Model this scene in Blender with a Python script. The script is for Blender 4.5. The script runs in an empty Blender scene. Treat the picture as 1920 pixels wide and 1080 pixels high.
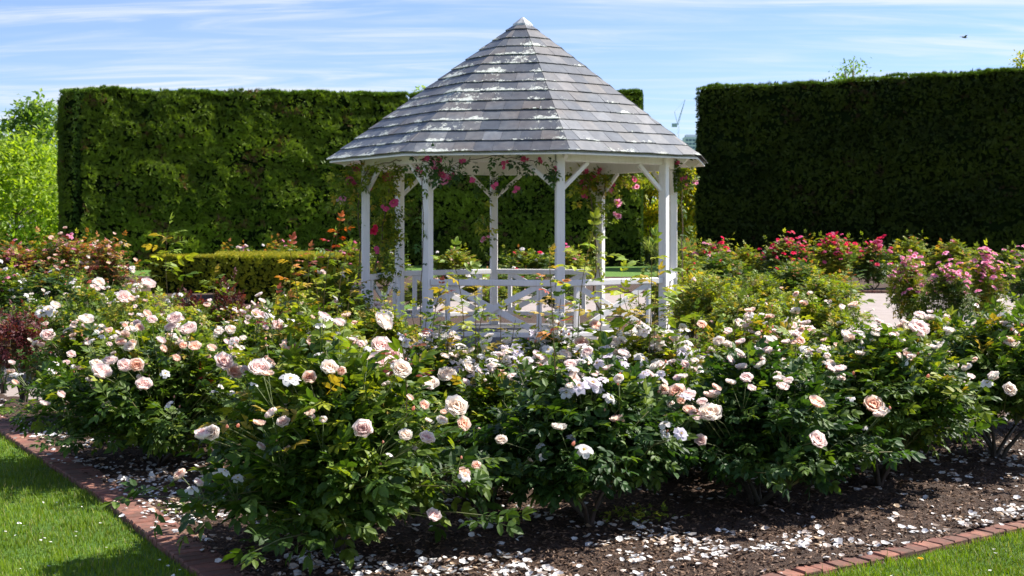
import bpy, math, random
import numpy as np
from mathutils import Vector, Matrix

# ------------------------------------------------------------------ camera, sky, sun, exposure
SC = bpy.context.scene
COL = SC.collection
EYE = 1.7
FPX = 2400.0            # focal length in pixels of the 1920 px wide photograph
HZ = 426.0              # horizon row in the photograph

cam_data = bpy.data.cameras.new("camera")
cam = bpy.data.objects.new("camera", cam_data)
COL.objects.link(cam)
cam.location = (0, 0, EYE)
cam.rotation_euler = (math.radians(90), 0, 0)
cam_data.sensor_width = 36.0
cam_data.lens = FPX / 1920 * 36.0
cam_data.shift_y = -(540 - HZ) / 1920.0
cam_data.clip_start = 0.1
cam_data.clip_end = 6000
cam_data.dof.use_dof = True
cam_data.dof.focus_distance = 8.0
cam_data.dof.aperture_fstop = 6.3
SC.camera = cam

SUN_AZ = math.radians(20)      # measured from +X towards +Y
SUN_EL = math.radians(45)
sun_dir = Vector((math.cos(SUN_EL) * math.cos(SUN_AZ), math.cos(SUN_EL) * math.sin(SUN_AZ), math.sin(SUN_EL)))
sl = bpy.data.lights.new("sun", 'SUN')
sl.energy = 5.0
sl.angle = math.radians(0.53)
sl.color = (1.0, 0.955, 0.88)
sun = bpy.data.objects.new("sun", sl)
COL.objects.link(sun)
sun.rotation_euler = (-sun_dir).to_track_quat('-Z', 'Y').to_euler()
sun.location = (20, 0, 30)

world = bpy.data.worlds.new("World")
SC.world = world
world.use_nodes = True
nt = world.node_tree
nt.nodes.clear()
W = nt.nodes.new
L = nt.links.new
wout = W('ShaderNodeOutputWorld')
bg = W('ShaderNodeBackground')
bg.inputs[1].default_value = 0.068
sky = W('ShaderNodeTexSky')
sky.sky_type = 'NISHITA'
sky.sun_disc = False
sky.sun_elevation = SUN_EL
sky.sun_rotation = math.atan2(sun_dir.x, sun_dir.y)
sky.air_density = 1.0
sky.dust_density = 0.25
sky.ozone_density = 3.0
tc = W('ShaderNodeTexCoord')
sep = W('ShaderNodeSeparateXYZ')
L(tc.outputs['Generated'], sep.inputs[0])
def wmath(op, a, b=None, c=None):
    n = W('ShaderNodeMath'); n.operation = op
    for i, v in enumerate((a, b, c)):
        if v is None: continue
        if isinstance(v, (int, float)): n.inputs[i].default_value = v
        else: L(v, n.inputs[i])
    return n.outputs[0]
zc = wmath('MAXIMUM', wmath('ADD', sep.outputs[2], 0.12), 0.02)
px_ = wmath('DIVIDE', sep.outputs[0], zc)
py_ = wmath('DIVIDE', sep.outputs[1], zc)
comb = W('ShaderNodeCombineXYZ')
L(px_, comb.inputs[0]); L(py_, comb.inputs[1])
def wnoise(scale, rot, stretch, detail, dist=0.0, off=(0, 0, 0)):
    mp = W('ShaderNodeMapping')
    mp.inputs['Rotation'].default_value = (0, 0, math.radians(rot))
    mp.inputs['Scale'].default_value = stretch
    mp.inputs['Location'].default_value = off
    L(comb.outputs[0], mp.inputs[0])
    n = W('ShaderNodeTexNoise')
    n.inputs['Scale'].default_value = scale
    n.inputs['Detail'].default_value = detail
    n.inputs['Roughness'].default_value = 0.58
    n.inputs['Distortion'].default_value = dist
    L(mp.outputs[0], n.inputs['Vector'])
    return n.outputs[0]
streak = wnoise(2.3, 16, (0.5, 2.4, 1), 12, 1.1)
broad = wnoise(0.9, -14, (0.7, 1.5, 1), 5, 0.5, (3.1, 1.7, 0))
veil = wnoise(0.35, 0, (1, 1, 1), 3, 0.0, (1.2, 0.4, 0))
def wramp(src, lo, hi):
    n = W('ShaderNodeMapRange'); n.interpolation_type = 'SMOOTHSTEP'
    n.inputs['From Min'].default_value = lo; n.inputs['From Max'].default_value = hi
    L(src, n.inputs['Value'])
    return n.outputs[0]
m1 = wramp(streak, 0.36, 0.76)
m2 = wramp(broad, 0.36, 0.72)
m = wmath('MULTIPLY', m1, wmath('ADD', wmath('MULTIPLY', m2, 0.75), 0.25))
m = wmath('ADD', m, wmath('MULTIPLY', wramp(veil, 0.3, 0.7), 0.10))
# high cirrus thickens towards the horizon
hz = wramp(sep.outputs[2], 0.26, 0.02)
m = wmath('ADD', m, wmath('MULTIPLY', hz, 0.10))
m = wmath('MINIMUM', m, 0.95)
mix = W('ShaderNodeMixRGB')
mix.inputs[2].default_value = (6.7, 6.95, 7.15, 1)
tint = W('ShaderNodeMixRGB'); tint.blend_type = 'MULTIPLY'; tint.inputs[0].default_value = 1.0
tint.inputs[2].default_value = (0.84, 0.94, 1.26, 1)
L(sky.outputs[0], tint.inputs[1])
L(m, mix.inputs[0]); L(tint.outputs[0], mix.inputs[1])
L(mix.outputs[0], bg.inputs[0])
L(bg.outputs[0], wout.inputs[0])

SC.view_settings.view_transform = 'Standard'
SC.view_settings.look = 'None'
SC.view_settings.exposure = 1.12
SC.view_settings.gamma = 1.0
SC.view_settings.use_curve_mapping = False
SC.render.engine = 'CYCLES'
SC.cycles.max_bounces = 6
SC.cycles.transparent_max_bounces = 4

# ------------------------------------------------------------------ helpers
RNG = np.random.default_rng(7)
random.seed(7)

def at(px, py, Y):
    """pixel of the photograph -> point at depth Y"""
    return Vector(((px - 960) / FPX * Y, Y, EYE - (py - HZ) / FPX * Y))

def gx(px, Y):
    return (px - 960) / FPX * Y

def link(name, me, parent=None, loc=None, rot=None, scale=None):
    o = bpy.data.objects.new(name, me)
    COL.objects.link(o)
    if parent is not None: o.parent = parent
    if loc is not None: o.location = loc
    if rot is not None: o.rotation_euler = rot
    if scale is not None: o.scale = (scale,) * 3 if isinstance(scale, (int, float)) else scale
    return o

def thing(name, label, cat, loc=(0, 0, 0), rotz=0.0, group=None):
    o = bpy.data.objects.new(name, None)
    COL.objects.link(o)
    o.empty_display_size = 0.1
    o.location = loc
    o.rotation_euler = (0, 0, rotz)
    o['label'] = label; o['category'] = cat
    if group: o['group'] = group
    return o

def tag(o, label=None, cat=None, group=None, kind=None):
    if label: o['label'] = label
    if cat: o['category'] = cat
    if group: o['group'] = group
    if kind: o['kind'] = kind
    return o

def mesh_np(name, V, F, mat, col=None, smooth=False, extra=None):
    """V (n,3); F list of face-arrays (each (m,k)) ; col (n,3) per point"""
    me = bpy.data.meshes.new(name)
    V = np.asarray(V, dtype=np.float32)
    if not isinstance(F, list): F = [F]
    F = [np.asarray(f, dtype=np.int32) for f in F if len(f)]
    me.vertices.add(len(V)); me.vertices.foreach_set('co', V.ravel())
    tot = sum(f.size for f in F); nf = sum(len(f) for f in F)
    me.loops.add(tot); me.polygons.add(nf)
    me.loops.foreach_set('vertex_index', np.concatenate([f.ravel() for f in F]))
    ls = np.concatenate([np.full(len(f), f.shape[1], dtype=np.int32) for f in F])
    st = np.concatenate([[0], np.cumsum(ls)[:-1]]).astype(np.int32)
    me.polygons.foreach_set('loop_start', st)
    me.polygons.foreach_set('use_smooth', np.full(nf, smooth, dtype=bool))
    me.update(calc_edges=True)
    if col is not None:
        a = me.color_attributes.new('col', 'FLOAT_COLOR', 'POINT')
        c = np.ones((len(V), 4), dtype=np.float32); c[:, :3] = col
        a.data.foreach_set('color', c.ravel())
    if mat is not None: me.materials.append(mat)
    return me

class MB:
    """collects boxes, bars and tubes into one mesh"""
    def __init__(s): s.V = []; s.F3 = []; s.F4 = []; s.n = 0; s.C = []
    def add(s, V, F, c=None):
        V = np.asarray(V, float)
        for f in F:
            (s.F4 if len(f) == 4 else s.F3).append([i + s.n for i in f])
        s.V.append(V); s.n += len(V)
        s.C.append(np.tile(np.array(c if c is not None else (1, 1, 1), float), (len(V), 1)))
    def hexa(s, P, c=None):
        s.add(P, [(0, 3, 2, 1), (4, 5, 6, 7), (0, 1, 5, 4), (1, 2, 6, 5), (2, 3, 7, 6), (3, 0, 4, 7)], c)
    def box(s, x0, x1, y0, y1, z0, z1, c=None):
        s.hexa([(x0, y0, z0), (x1, y0, z0), (x1, y1, z0), (x0, y1, z0), (x0, y0, z1), (x1, y0, z1), (x1, y1, z1), (x0, y1, z1)], c)
    def bar(s, a, b, w, h, up=(0, 0, 1), c=None, bevel=0.0):
        """square bar from a to b, w across, h along up"""
        a = Vector(a); b = Vector(b); d = (b - a).normalized()
        u = Vector(up); r = d.cross(u).normalized(); u = r.cross(d).normalized()
        e = min(w, h) * 0.12 if bevel == 0 else bevel
        prof = [(-w / 2 + e, -h / 2), (w / 2 - e, -h / 2), (w / 2, -h / 2 + e), (w / 2, h / 2 - e), (w / 2 - e, h / 2), (-w / 2 + e, h / 2), (-w / 2, h / 2 - e), (-w / 2, -h / 2 + e)]
        V = [tuple(p + r * q[0] + u * q[1]) for p in (a, b) for q in prof]
        n = 8
        F = [(i, (i + 1) % n, n + (i + 1) % n, n + i) for i in range(n)]
        for off, rev in ((0, True), (n, False)):
            q = [off + i for i in range(n)]
            if rev: q = q[::-1]
            F += [(q[0], q[1], q[2], q[3]), (q[0], q[3], q[4], q[7]), (q[4], q[5], q[6], q[7])]
        s.add(V, F, c)
    def tube(s, pts, r0, r1, k=5, c=None):
        pts = [Vector(p) for p in pts]; n = len(pts); V = []
        for i, p in enumerate(pts):
            d = (pts[min(i + 1, n - 1)] - pts[max(i - 1, 0)])
            if d.length < 1e-6: d = Vector((0, 0, 1))
            d.normalize()
            a = d.cross(Vector((0.31, 0.9, 0.2))).normalized(); b = d.cross(a)
            r = r0 + (r1 - r0) * i / (n - 1)
            for j in range(k):
                t = 2 * math.pi * j / k
                V.append(tuple(p + a * (r * math.cos(t)) + b * (r * math.sin(t))))
        F = [(i * k + j, i * k + (j + 1) % k, (i + 1) * k + (j + 1) % k, (i + 1) * k + j) for i in range(n - 1) for j in range(k)]
        V.append(tuple(pts[-1])); e = len(V) - 1
        F += [((n - 1) * k + j, (n - 1) * k + (j + 1) % k, e) for j in range(k)]
        s.add(V, F, c)
    def mesh(s, name, mat, smooth=False, col=False):
        V = np.concatenate(s.V); C = np.concatenate(s.C) if col else None
        F = []
        if s.F4: F.append(np.array(s.F4))
        if s.F3: F.append(np.array(s.F3))
        return mesh_np(name, V, F, mat, C, smooth)
    def build(s, name, mat, parent=None, smooth=False, col=False, loc=None):
        return link(name, s.mesh(name, mat, smooth, col), parent, loc)

def vnoise(P, seed, scale=1.0):
    """value noise of 2-D or 3-D points, 0..1"""
    P = np.asarray(P, float) / np.asarray(scale, float)
    r = np.random.default_rng(seed)
    T = r.random(4096)
    i = np.floor(P).astype(np.int64); f = P - i; f = f * f * (3 - 2 * f)
    d = P.shape[1]; out = np.zeros(len(P))
    pr = (73856093, 19349663, 83492791)
    for c in range(2 ** d):
        w = np.ones(len(P)); h = np.zeros(len(P), dtype=np.int64)
        for k in range(d):
            b = (c >> k) & 1
            w *= f[:, k] if b else 1 - f[:, k]
            h ^= (i[:, k] + b) * pr[k]
        out += w * T[(h ^ (h >> 13)) & 4095]
    return out

def frames(D, UP, roll=None):
    """rotation matrices with columns: x = D, z ~ UP"""
    D = D / np.linalg.norm(D, axis=1, keepdims=True)
    Yv = np.cross(UP, D); n = np.linalg.norm(Yv, axis=1, keepdims=True)
    Yv = np.where(n > 1e-4, Yv / np.maximum(n, 1e-4), np.array([[0, 1, 0]]))
    Z = np.cross(D, Yv)
    return np.stack([D, Yv, Z], axis=2)

def bake(tv, tf, R, T, S, C, cv=None):
    """repeat template (tv, [tf]) with rotations R (n,3,3), offsets T, scales S (n,), colours C (n,3)"""
    n = len(T); k = len(tv)
    V = np.einsum('nij,kj->nki', R, tv) * np.broadcast_to(np.asarray(S, float).reshape(-1, 1, 1) if np.ndim(S) < 2 else S[:, None, :], (n, 1, 1) if np.ndim(S) < 2 else (n, 1, 3)) + T[:, None, :]
    Fs = [(f[None] + (np.arange(n) * k)[:, None, None]).reshape(-1, f.shape[1]) for f in tf]
    cc = np.repeat(C, k, axis=0)
    if cv is not None: cc = cc * np.tile(cv, (n, 1))
    return V.reshape(-1, 3), Fs, cc

def join(parts):
    V = []; F = {}; C = []; o = 0
    for v, fs, c in parts:
        V.append(v); C.append(c)
        for f in fs: F.setdefault(f.shape[1], []).append(f + o)
        o += len(v)
    return np.concatenate(V), [np.concatenate(f) for f in F.values()], np.concatenate(C)

# ------------------------------------------------------------------ materials
def new_mat(name):
    m = bpy.data.materials.new(name); m.use_nodes = True
    t = m.node_tree; p = t.nodes['Principled BSDF']
    return m, t, p
def N(t, kind, **kw):
    n = t.nodes.new(kind)
    for k, v in kw.items(): setattr(n, k, v)
    return n
def tnoise(t, scale, detail=4, rough=0.55, coord='Object', vec=None, stretch=None, dist=0.0):
    n = N(t, 'ShaderNodeTexNoise')
    n.inputs['Scale'].default_value = scale; n.inputs['Detail'].default_value = detail
    n.inputs['Roughness'].default_value = rough; n.inputs['Distortion'].default_value = dist
    if vec is None:
        c = N(t, 'ShaderNodeTexCoord'); vec = c.outputs[coord]
    if stretch:
        mp = N(t, 'ShaderNodeMapping'); mp.inputs['Scale'].default_value = stretch
        t.links.new(vec, mp.inputs[0]); vec = mp.outputs[0]
    t.links.new(vec, n.inputs['Vector'])
    return n.outputs[0]
def geo_pos(t):
    return N(t, 'ShaderNodeNewGeometry').outputs['Position']
def ramp(t, src, stops):
    r = N(t, 'ShaderNodeValToRGB')
    while len(r.color_ramp.elements) < len(stops): r.color_ramp.elements.new(0.5)
    for e, (p, c) in zip(r.color_ramp.elements, stops):
        e.position = p; e.color = (*c, 1) if len(c) == 3 else c
    t.links.new(src, r.inputs[0])
    return r.outputs[0]
def mixc(t, fac, a, b, mode='MIX'):
    n = N(t, 'ShaderNodeMixRGB', blend_type=mode)
    for i, v in enumerate((fac, a, b)):
        if isinstance(v, (int, float)): n.inputs[i].default_value = v
        elif isinstance(v, tuple): n.inputs[i].default_value = (*v, 1)
        else: t.links.new(v, n.inputs[i])
    return n.outputs[0]
def bump(t, p, h, strength, dist=0.01):
    b = N(t, 'ShaderNodeBump'); b.inputs['Strength'].default_value = strength; b.inputs['Distance'].default_value = dist
    t.links.new(h, b.inputs['Height']); t.links.new(b.outputs[0], p.inputs['Normal'])

def leafy(name, transl=0.35, rough=0.42, tint=(1.25, 1.35, 0.5), spec=0.5, vary=0.25):
    m, t, p = new_mat(name)
    a = N(t, 'ShaderNodeAttribute', attribute_name='col')
    n = tnoise(t, 30.0, 3, vec=geo_pos(t))
    c = mixc(t, 1.0, a.outputs['Color'], ramp(t, n, [(0.3, (1 - vary,) * 3), (0.7, (1 + vary,) * 3)]), 'MULTIPLY')
    t.links.new(c, p.inputs['Base Color'])
    p.inputs['Roughness'].default_value = rough
    p.inputs['Specular IOR Level'].default_value = spec
    tr = N(t, 'ShaderNodeBsdfTranslucent')
    t.links.new(mixc(t, 1.0, c, tint, 'MULTIPLY'), tr.inputs[0])
    mx = N(t, 'ShaderNodeMixShader'); mx.inputs[0].default_value = transl
    t.links.new(p.outputs[0], mx.inputs[1]); t.links.new(tr.outputs[0], mx.inputs[2])
    t.links.new(mx.outputs[0], t.nodes['Material Output'].inputs[0])
    return m

M = {}
M['leaf'] = leafy('rose_leaf', 0.38, 0.55, (1.35, 1.3, 0.4), 0.38)
M['hedge'] = leafy('cypress_foliage', 0.18, 0.6, (1.2, 1.3, 0.5), 0.3)
M['crown'] = leafy('tree_leaf', 0.55, 0.55, (1.3, 1.3, 0.4))
M['grass'] = leafy('grass_blade', 0.4, 0.5, (1.2, 1.3, 0.4), 0.3)
M['petal'] = leafy('rose_petal', 0.55, 0.6, (1.1, 1.07, 1.04), 0.25, 0.05)
M['fallen'] = leafy('fallen_petal', 0.2, 0.6, (1, 1, 1), 0.2, 0.08)

m, t, p = new_mat('rose_cane')
n = tnoise(t, 25, 4, vec=geo_pos(t))
a = N(t, 'ShaderNodeAttribute', attribute_name='col')
t.links.new(mixc(t, 1.0, a.outputs['Color'], ramp(t, n, [(0.3, (0.6, 0.6, 0.6)), (0.7, (1.3, 1.3, 1.3))]), 'MULTIPLY'), p.inputs['Base Color'])
p.inputs['Roughness'].default_value = 0.7
bump(t, p, n, 0.4, 0.004)
M['cane'] = m

m, t, p = new_mat('white_paint')
n = tnoise(t, 3.0, 5, vec=geo_pos(t), stretch=(1, 1, 0.25)); n2 = tnoise(t, 60, 3, vec=geo_pos(t), stretch=(1, 1, 0.1))
c = ramp(t, n, [(0.3, (0.74, 0.70, 0.66)), (0.6, (0.84, 0.81, 0.78))])
c = mixc(t, 1.0, c, ramp(t, n2, [(0.25, (0.90, 0.89, 0.86)), (0.5, (1, 1, 1))]), 'MULTIPLY')
t.links.new(c, p.inputs['Base Color']); p.inputs['Roughness'].default_value = 0.45
bump(t, p, n2, 0.15, 0.003)
M['white'] = m

# slate with lichen: 'col'.r = distance above the butt edge, g = random tone, b = facet lichen load
m, t, p = new_mat('roof_slate')
a = N(t, 'ShaderNodeAttribute', attribute_name='col')
sp = N(t, 'ShaderNodeSeparateColor'); t.links.new(a.outputs['Color'], sp.inputs[0])
pos = geo_pos(t)
tone = ramp(t, sp.outputs[1], [(0.0, (0.085, 0.096, 0.115)), (0.45, (0.125, 0.134, 0.148)), (0.75, (0.155, 0.152, 0.150)), (1.0, (0.19, 0.20, 0.215))])
st = tnoise(t, 9, 6, 0.65, vec=pos, stretch=(1, 1, 0.35))
base = mixc(t, 1.0, tone, ramp(t, st, [(0.3, (0.72, 0.72, 0.74)), (0.7, (1.2, 1.18, 1.15))]), 'MULTIPLY')
brown = tnoise(t, 1.6, 4, vec=pos)
bm_ = N(t, 'ShaderNodeMath', operation='MULTIPLY'); t.links.new(ramp(t, brown, [(0.42, (0, 0, 0)), (0.62, (1, 1, 1))]), bm_.inputs[0]); t.links.new(sp.outputs[2], bm_.inputs[1])
base = mixc(t, bm_.outputs[0], base, mixc(t, 1.0, base, (1.12, 0.98, 0.88), 'MULTIPLY'))
ln = tnoise(t, 17, 8, 0.78, vec=pos, dist=0.4)
lb = tnoise(t, 2.1, 3, 0.5, vec=pos)
def mth(t, op, x, y):
    n = N(t, 'ShaderNodeMath', operation=op)
    for i, v in enumerate((x, y)):
        if isinstance(v, (int, float)): n.inputs[i].default_value = v
        else: t.links.new(v, n.inputs[i])
    return n.outputs[0]
edge = N(t, 'ShaderNodeMapRange'); edge.inputs['From Min'].default_value = 0.0; edge.inputs['From Max'].default_value = 0.42
edge.inputs['To Min'].default_value = 0.15; edge.inputs['To Max'].default_value = 0.0
t.links.new(sp.outputs[0], edge.inputs['Value'])
sc_ = mth(t, 'ADD', mth(t, 'ADD', ln, edge.outputs[0]), mth(t, 'MULTIPLY', mth(t, 'SUBTRACT', lb, 0.45), 0.95))
sc_ = mth(t, 'ADD', sc_, mth(t, 'MULTIPLY', mth(t, 'SUBTRACT', sp.outputs[2], 1.0), 0.22))
lm = ramp(t, sc_, [(0.705, (0, 0, 0)), (0.735, (1, 1, 1))])
lcol = ramp(t, tnoise(t, 40, 3, vec=pos), [(0.3, (0.33, 0.36, 0.30)), (0.65, (0.70, 0.71, 0.65))])
t.links.new(mixc(t, lm, base, lcol), p.inputs['Base Color'])
rr = mixc(t, lm, (0.48, 0.48, 0.48), (0.9, 0.9, 0.9)); t.links.new(rr, p.inputs['Roughness'])
bump(t, p, mixc(t, 0.5, st, lm), 0.5, 0.006)
M['slate'] = m

m, t, p = new_mat('lead_cap')
n = tnoise(t, 14, 5, vec=geo_pos(t))
t.links.new(ramp(t, n, [(0.35, (0.34, 0.34, 0.33)), (0.6, (0.62, 0.62, 0.6))]), p.inputs['Base Color'])
p.inputs['Metallic'].default_value = 0.35; p.inputs['Roughness'].default_value = 0.42
M['cap'] = m

def ground_mat(name, stops, scale, bscale=60, bstr=0.5, rough=0.9, dist=0.01, scale2=None, stops2=None):
    m, t, p = new_mat(name); pos = geo_pos(t)
    n = tnoise(t, scale, 8, 0.65, vec=pos)
    c = ramp(t, n, stops)
    if scale2: c = mixc(t, 1.0, c, ramp(t, tnoise(t, scale2, 5, 0.6, vec=pos), stops2), 'MULTIPLY')
    t.links.new(c, p.inputs['Base Color'])
    p.inputs['Roughness'].default_value = rough
    bump(t, p, tnoise(t, bscale, 5, 0.7, vec=pos), bstr, dist)
    return m
M['lawn'] = ground_mat('lawn_turf', [(0.3, (0.05, 0.12, 0.010)), (0.55, (0.10, 0.21, 0.016)), (0.75, (0.15, 0.26, 0.025))], 60, 220, 0.9, 0.9, 0.02, 1.5, [(0.3, (0.8, 0.85, 0.8)), (0.7, (1.15, 1.1, 1.0))])
M['mulch'] = ground_mat('bark_mulch', [(0.3, (0.016, 0.008, 0.004)), (0.5, (0.060, 0.032, 0.018)), (0.68, (0.135, 0.075, 0.044)), (0.8, (0.25, 0.16, 0.105))], 75, 130, 1.0, 0.95, 0.02, 2.5, [(0.3, (0.7, 0.7, 0.7)), (0.7, (1.25, 1.2, 1.15))])
M['path'] = ground_mat('path_concrete', [(0.3, (0.27, 0.22, 0.195)), (0.7, (0.37, 0.31, 0.28))], 2.4, 90, 0.25, 0.85, 0.004, 45, [(0.3, (0.82, 0.82, 0.82)), (0.6, (1.05, 1.05, 1.05))])
M['slab'] = ground_mat('slab_concrete', [(0.3, (0.085, 0.084, 0.088)), (0.7, (0.13, 0.128, 0.13))], 3.0, 60, 0.3, 0.8, 0.004)
M['petalmat'] = M['fallen']

m, t, p = new_mat('edging_brick')
oi = N(t, 'ShaderNodeObjectInfo')
pos = geo_pos(t)
c = ramp(t, oi.outputs['Random'], [(0.0, (0.17, 0.062, 0.044)), (0.5, (0.27, 0.10, 0.068)), (1.0, (0.38, 0.165, 0.11))])
n = tnoise(t, 28, 6, 0.7, vec=pos)
c = mixc(t, 1.0, c, ramp(t, n, [(0.3, (0.6, 0.58, 0.58)), (0.65, (1.15, 1.15, 1.15))]), 'MULTIPLY')
c = mixc(t, ramp(t, tnoise(t, 5.5, 6, 0.7, vec=pos), [(0.36, (0, 0, 0)), (0.64, (0.8, 0.8, 0.8))]), c, (0.085, 0.062, 0.045))
t.links.new(c, p.inputs['Base Color']); p.inputs['Roughness'].default_value = 0.95
bump(t, p, n, 0.5, 0.006)
M['brick'] = m

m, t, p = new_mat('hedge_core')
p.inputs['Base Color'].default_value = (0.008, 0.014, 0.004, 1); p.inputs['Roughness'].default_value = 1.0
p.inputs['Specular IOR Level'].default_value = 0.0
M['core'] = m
m, t, p = new_mat('bark')
n = tnoise(t, 12, 6, vec=geo_pos(t), stretch=(1, 1, 0.2))
t.links.new(ramp(t, n, [(0.3, (0.05, 0.035, 0.025)), (0.7, (0.16, 0.12, 0.09))]), p.inputs['Base Color']); p.inputs['Roughness'].default_value = 0.9
bump(t, p, n, 0.7, 0.02)
M['bark'] = m
def flat_mat(name, c, rough=0.6, metal=0.0):
    m, t, p = new_mat(name)
    n = tnoise(t, 5, 4)
    t.links.new(ramp(t, n, [(0.3, tuple(x * 0.88 for x in c)), (0.7, tuple(min(1, x * 1.1) for x in c))]), p.inputs['Base Color'])
    p.inputs['Roughness'].default_value = rough; p.inputs['Metallic'].default_value = metal
    return m
M['bwall'] = flat_mat('tower_concrete', (0.55, 0.60, 0.66), 0.7)
M['bglass'] = flat_mat('tower_glass', (0.10, 0.16, 0.24), 0.15)
M['crane'] = flat_mat('crane_steel', (0.30, 0.38, 0.46), 0.5)
M['bird'] = flat_mat('bird_plumage', (0.05, 0.05, 0.055), 0.7)

# ------------------------------------------------------------------ ground, path, beds
GC = Vector((0.159, 18.77, 0))       # gazebo centre
R_PATH = 7.95

def sheet(name, pts, z, mat, kind='structure'):
    me = bpy.data.meshes.new(name)
    me.from_pydata([(x, y, z) for x, y in pts], [], [tuple(range(len(pts)))])
    me.materials.append(mat)
    return tag(link(name, me), kind=kind)

sheet('lawn', [(-3000, -60), (3000, -60), (3000, 3000), (-3000, 3000)], 0.0, M['lawn'])
sheet('flower_bed', [(-17, 13.2), (-4.4, 12.6), (-3, 19), (-2, 32), (-3, 44.5), (-19, 44.5)], 0.004, M['mulch'])
sheet('flower_bed', [(-1.9, 33.02), (17.5, 33.02), (19, 43.5), (-2.9, 44)], 0.006, M['mulch'])
sheet('flower_bed', [(4.6, 9.5), (12, 13), (13, 20.5), (6, 20.5)], 0.004, M['mulch'])
sheet('path', [(-2.0, 22), (5, 20.2), (17, 20.2), (17, 33), (-2, 33)], 0.008, M['path'])
sheet('path', [(GC.x + R_PATH * math.cos(a), GC.y + R_PATH * math.sin(a)) for a in np.linspace(0, 2 * math.pi, 120, endpoint=False)], 0.012, M['path'])
# planted ring between path and gazebo, left open where the two entrances are
for a0, a1 in ((-128, 12), (55, 196)):
    A = np.radians(np.linspace(a0, a1, 48))
    pts = [(GC.x + 5.9 * math.cos(a), GC.y + 5.9 * math.sin(a)) for a in A] + [(GC.x + 2.75 * math.cos(a), GC.y + 2.75 * math.sin(a)) for a in A[::-1]]
    sheet('flower_bed', pts, 0.016, M['mulch'])
# mulch strip round the gazebo step
sheet('mulch_ring', [(GC.x + 3.3 * math.cos(a), GC.y + 3.3 * math.sin(a)) for a in np.linspace(0, 2 * math.pi, 60, endpoint=False)], 0.020, M['mulch'])

# front bed: boundary lines of the brick edging (inner side)
EL = [Vector(p) for p in ((-5.25, 12.55), (-4.62, 11.56), (-3.89, 10.40), (-3.17, 9.29), (-2.41, 8.11), (-1.97, 7.35), (-1.52, 6.59), (-1.00, 5.75), (-0.56, 5.0))]
ER = [Vector(p) for p in ((-0.56, 5.0), (0.40, 5.62), (1.30, 6.24), (1.85, 6.59), (2.21, 6.84), (2.92, 7.33), (4.4, 8.3), (6.6, 9.8))]
def inside_front(X, Y):
    xl = np.interp(-Y, [-p.y for p in EL], [p.x for p in EL])
    yr = np.interp(X, [p.x for p in ER], [p.y for p in ER])
    r = np.hypot(X - GC.x, Y - GC.y)
    return (X > xl - 0.03) & (Y > yr - 0.03) & (r > R_PATH - 0.03)
def mulch_h(X, Y):
    P = np.stack([X, Y], 1)
    return 0.028 + 0.05 * (vnoise(P, 3, 0.7) - 0.5) * 0.7 + 0.022 * (vnoise(P, 4, 0.11) - 0.5) + 0.022 * (vnoise(P, 5, 0.045) - 0.4)
gxs = np.arange(-5.4, 6.6, 0.032); gys = np.arange(5.0, 13.2, 0.032)
GXm, GYm = np.meshgrid(gxs, gys); sh = GXm.shape
gX = GXm.ravel(); gY = GYm.ravel()
gZ = mulch_h(gX, gY)
idx = np.arange(len(gX)).reshape(sh)
q = np.stack([idx[:-1, :-1], idx[:-1, 1:], idx[1:, 1:], idx[1:, :-1]], -1).reshape(-1, 4)
keep = inside_front(gX[q].mean(1), gY[q].mean(1))
q = q[keep]
used = np.unique(q); remap = -np.ones(len(gX), dtype=np.int64); remap[used] = np.arange(len(used))
fb = link('flower_bed', mesh_np('flower_bed', np.stack([gX, gY, gZ], 1)[used], remap[q], M['mulch'], None, True))
tag(fb, kind='structure')

# bark chips
def sample_front(n, seed, y0=5.6, y1=12.0, pw=1.6, over=0.0):
    r = np.random.default_rng(seed)
    Y = y0 + (y1 - y0) * r.random(n) ** pw
    X = (r.random(n) * 2 - 1) * (Y * 0.43)
    k = inside_front(X + over * r.random(len(X)) ** 3, Y + over * .5 * r.random(len(X)) ** 3)
    return X[k], Y[k], r
X, Y, r = sample_front(70000, 11, over=.12)
n = len(X)
tv = np.array([(-1, -.35, 0), (1, -.25, 0.12), (0.9, .35, 0), (-0.8, .3, 0.15), (0, 0, 0.42)]); tf = [np.array([(0, 1, 4), (1, 2, 4), (2, 3, 4), (3, 0, 4)])]
D = np.stack([r.normal(size=n), r.normal(size=n), r.normal(size=n) * 0.3], 1)
UP = np.stack([r.normal(size=n) * 0.35, r.normal(size=n) * 0.35, np.ones(n)], 1)
Rm = frames(D, UP)
tone = r.random(n) ** 2.2
Cc = np.outer(1 - tone, (0.042, 0.021, 0.012)) + np.outer(tone, (0.34, 0.215, 0.14))
V, F, C = bake(tv, tf, Rm, np.stack([X, Y, np.maximum(mulch_h(X, Y), np.where(inside_front(X, Y), 0, .036)) + 0.002], 1), 0.005 + 0.016 * r.random(n) ** 2, Cc)
tag(link('bark_chips', mesh_np('bark_chips', V, F, M['fallen'], C)), kind='stuff', label='loose dark brown bark chips over the front rose bed')

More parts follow.
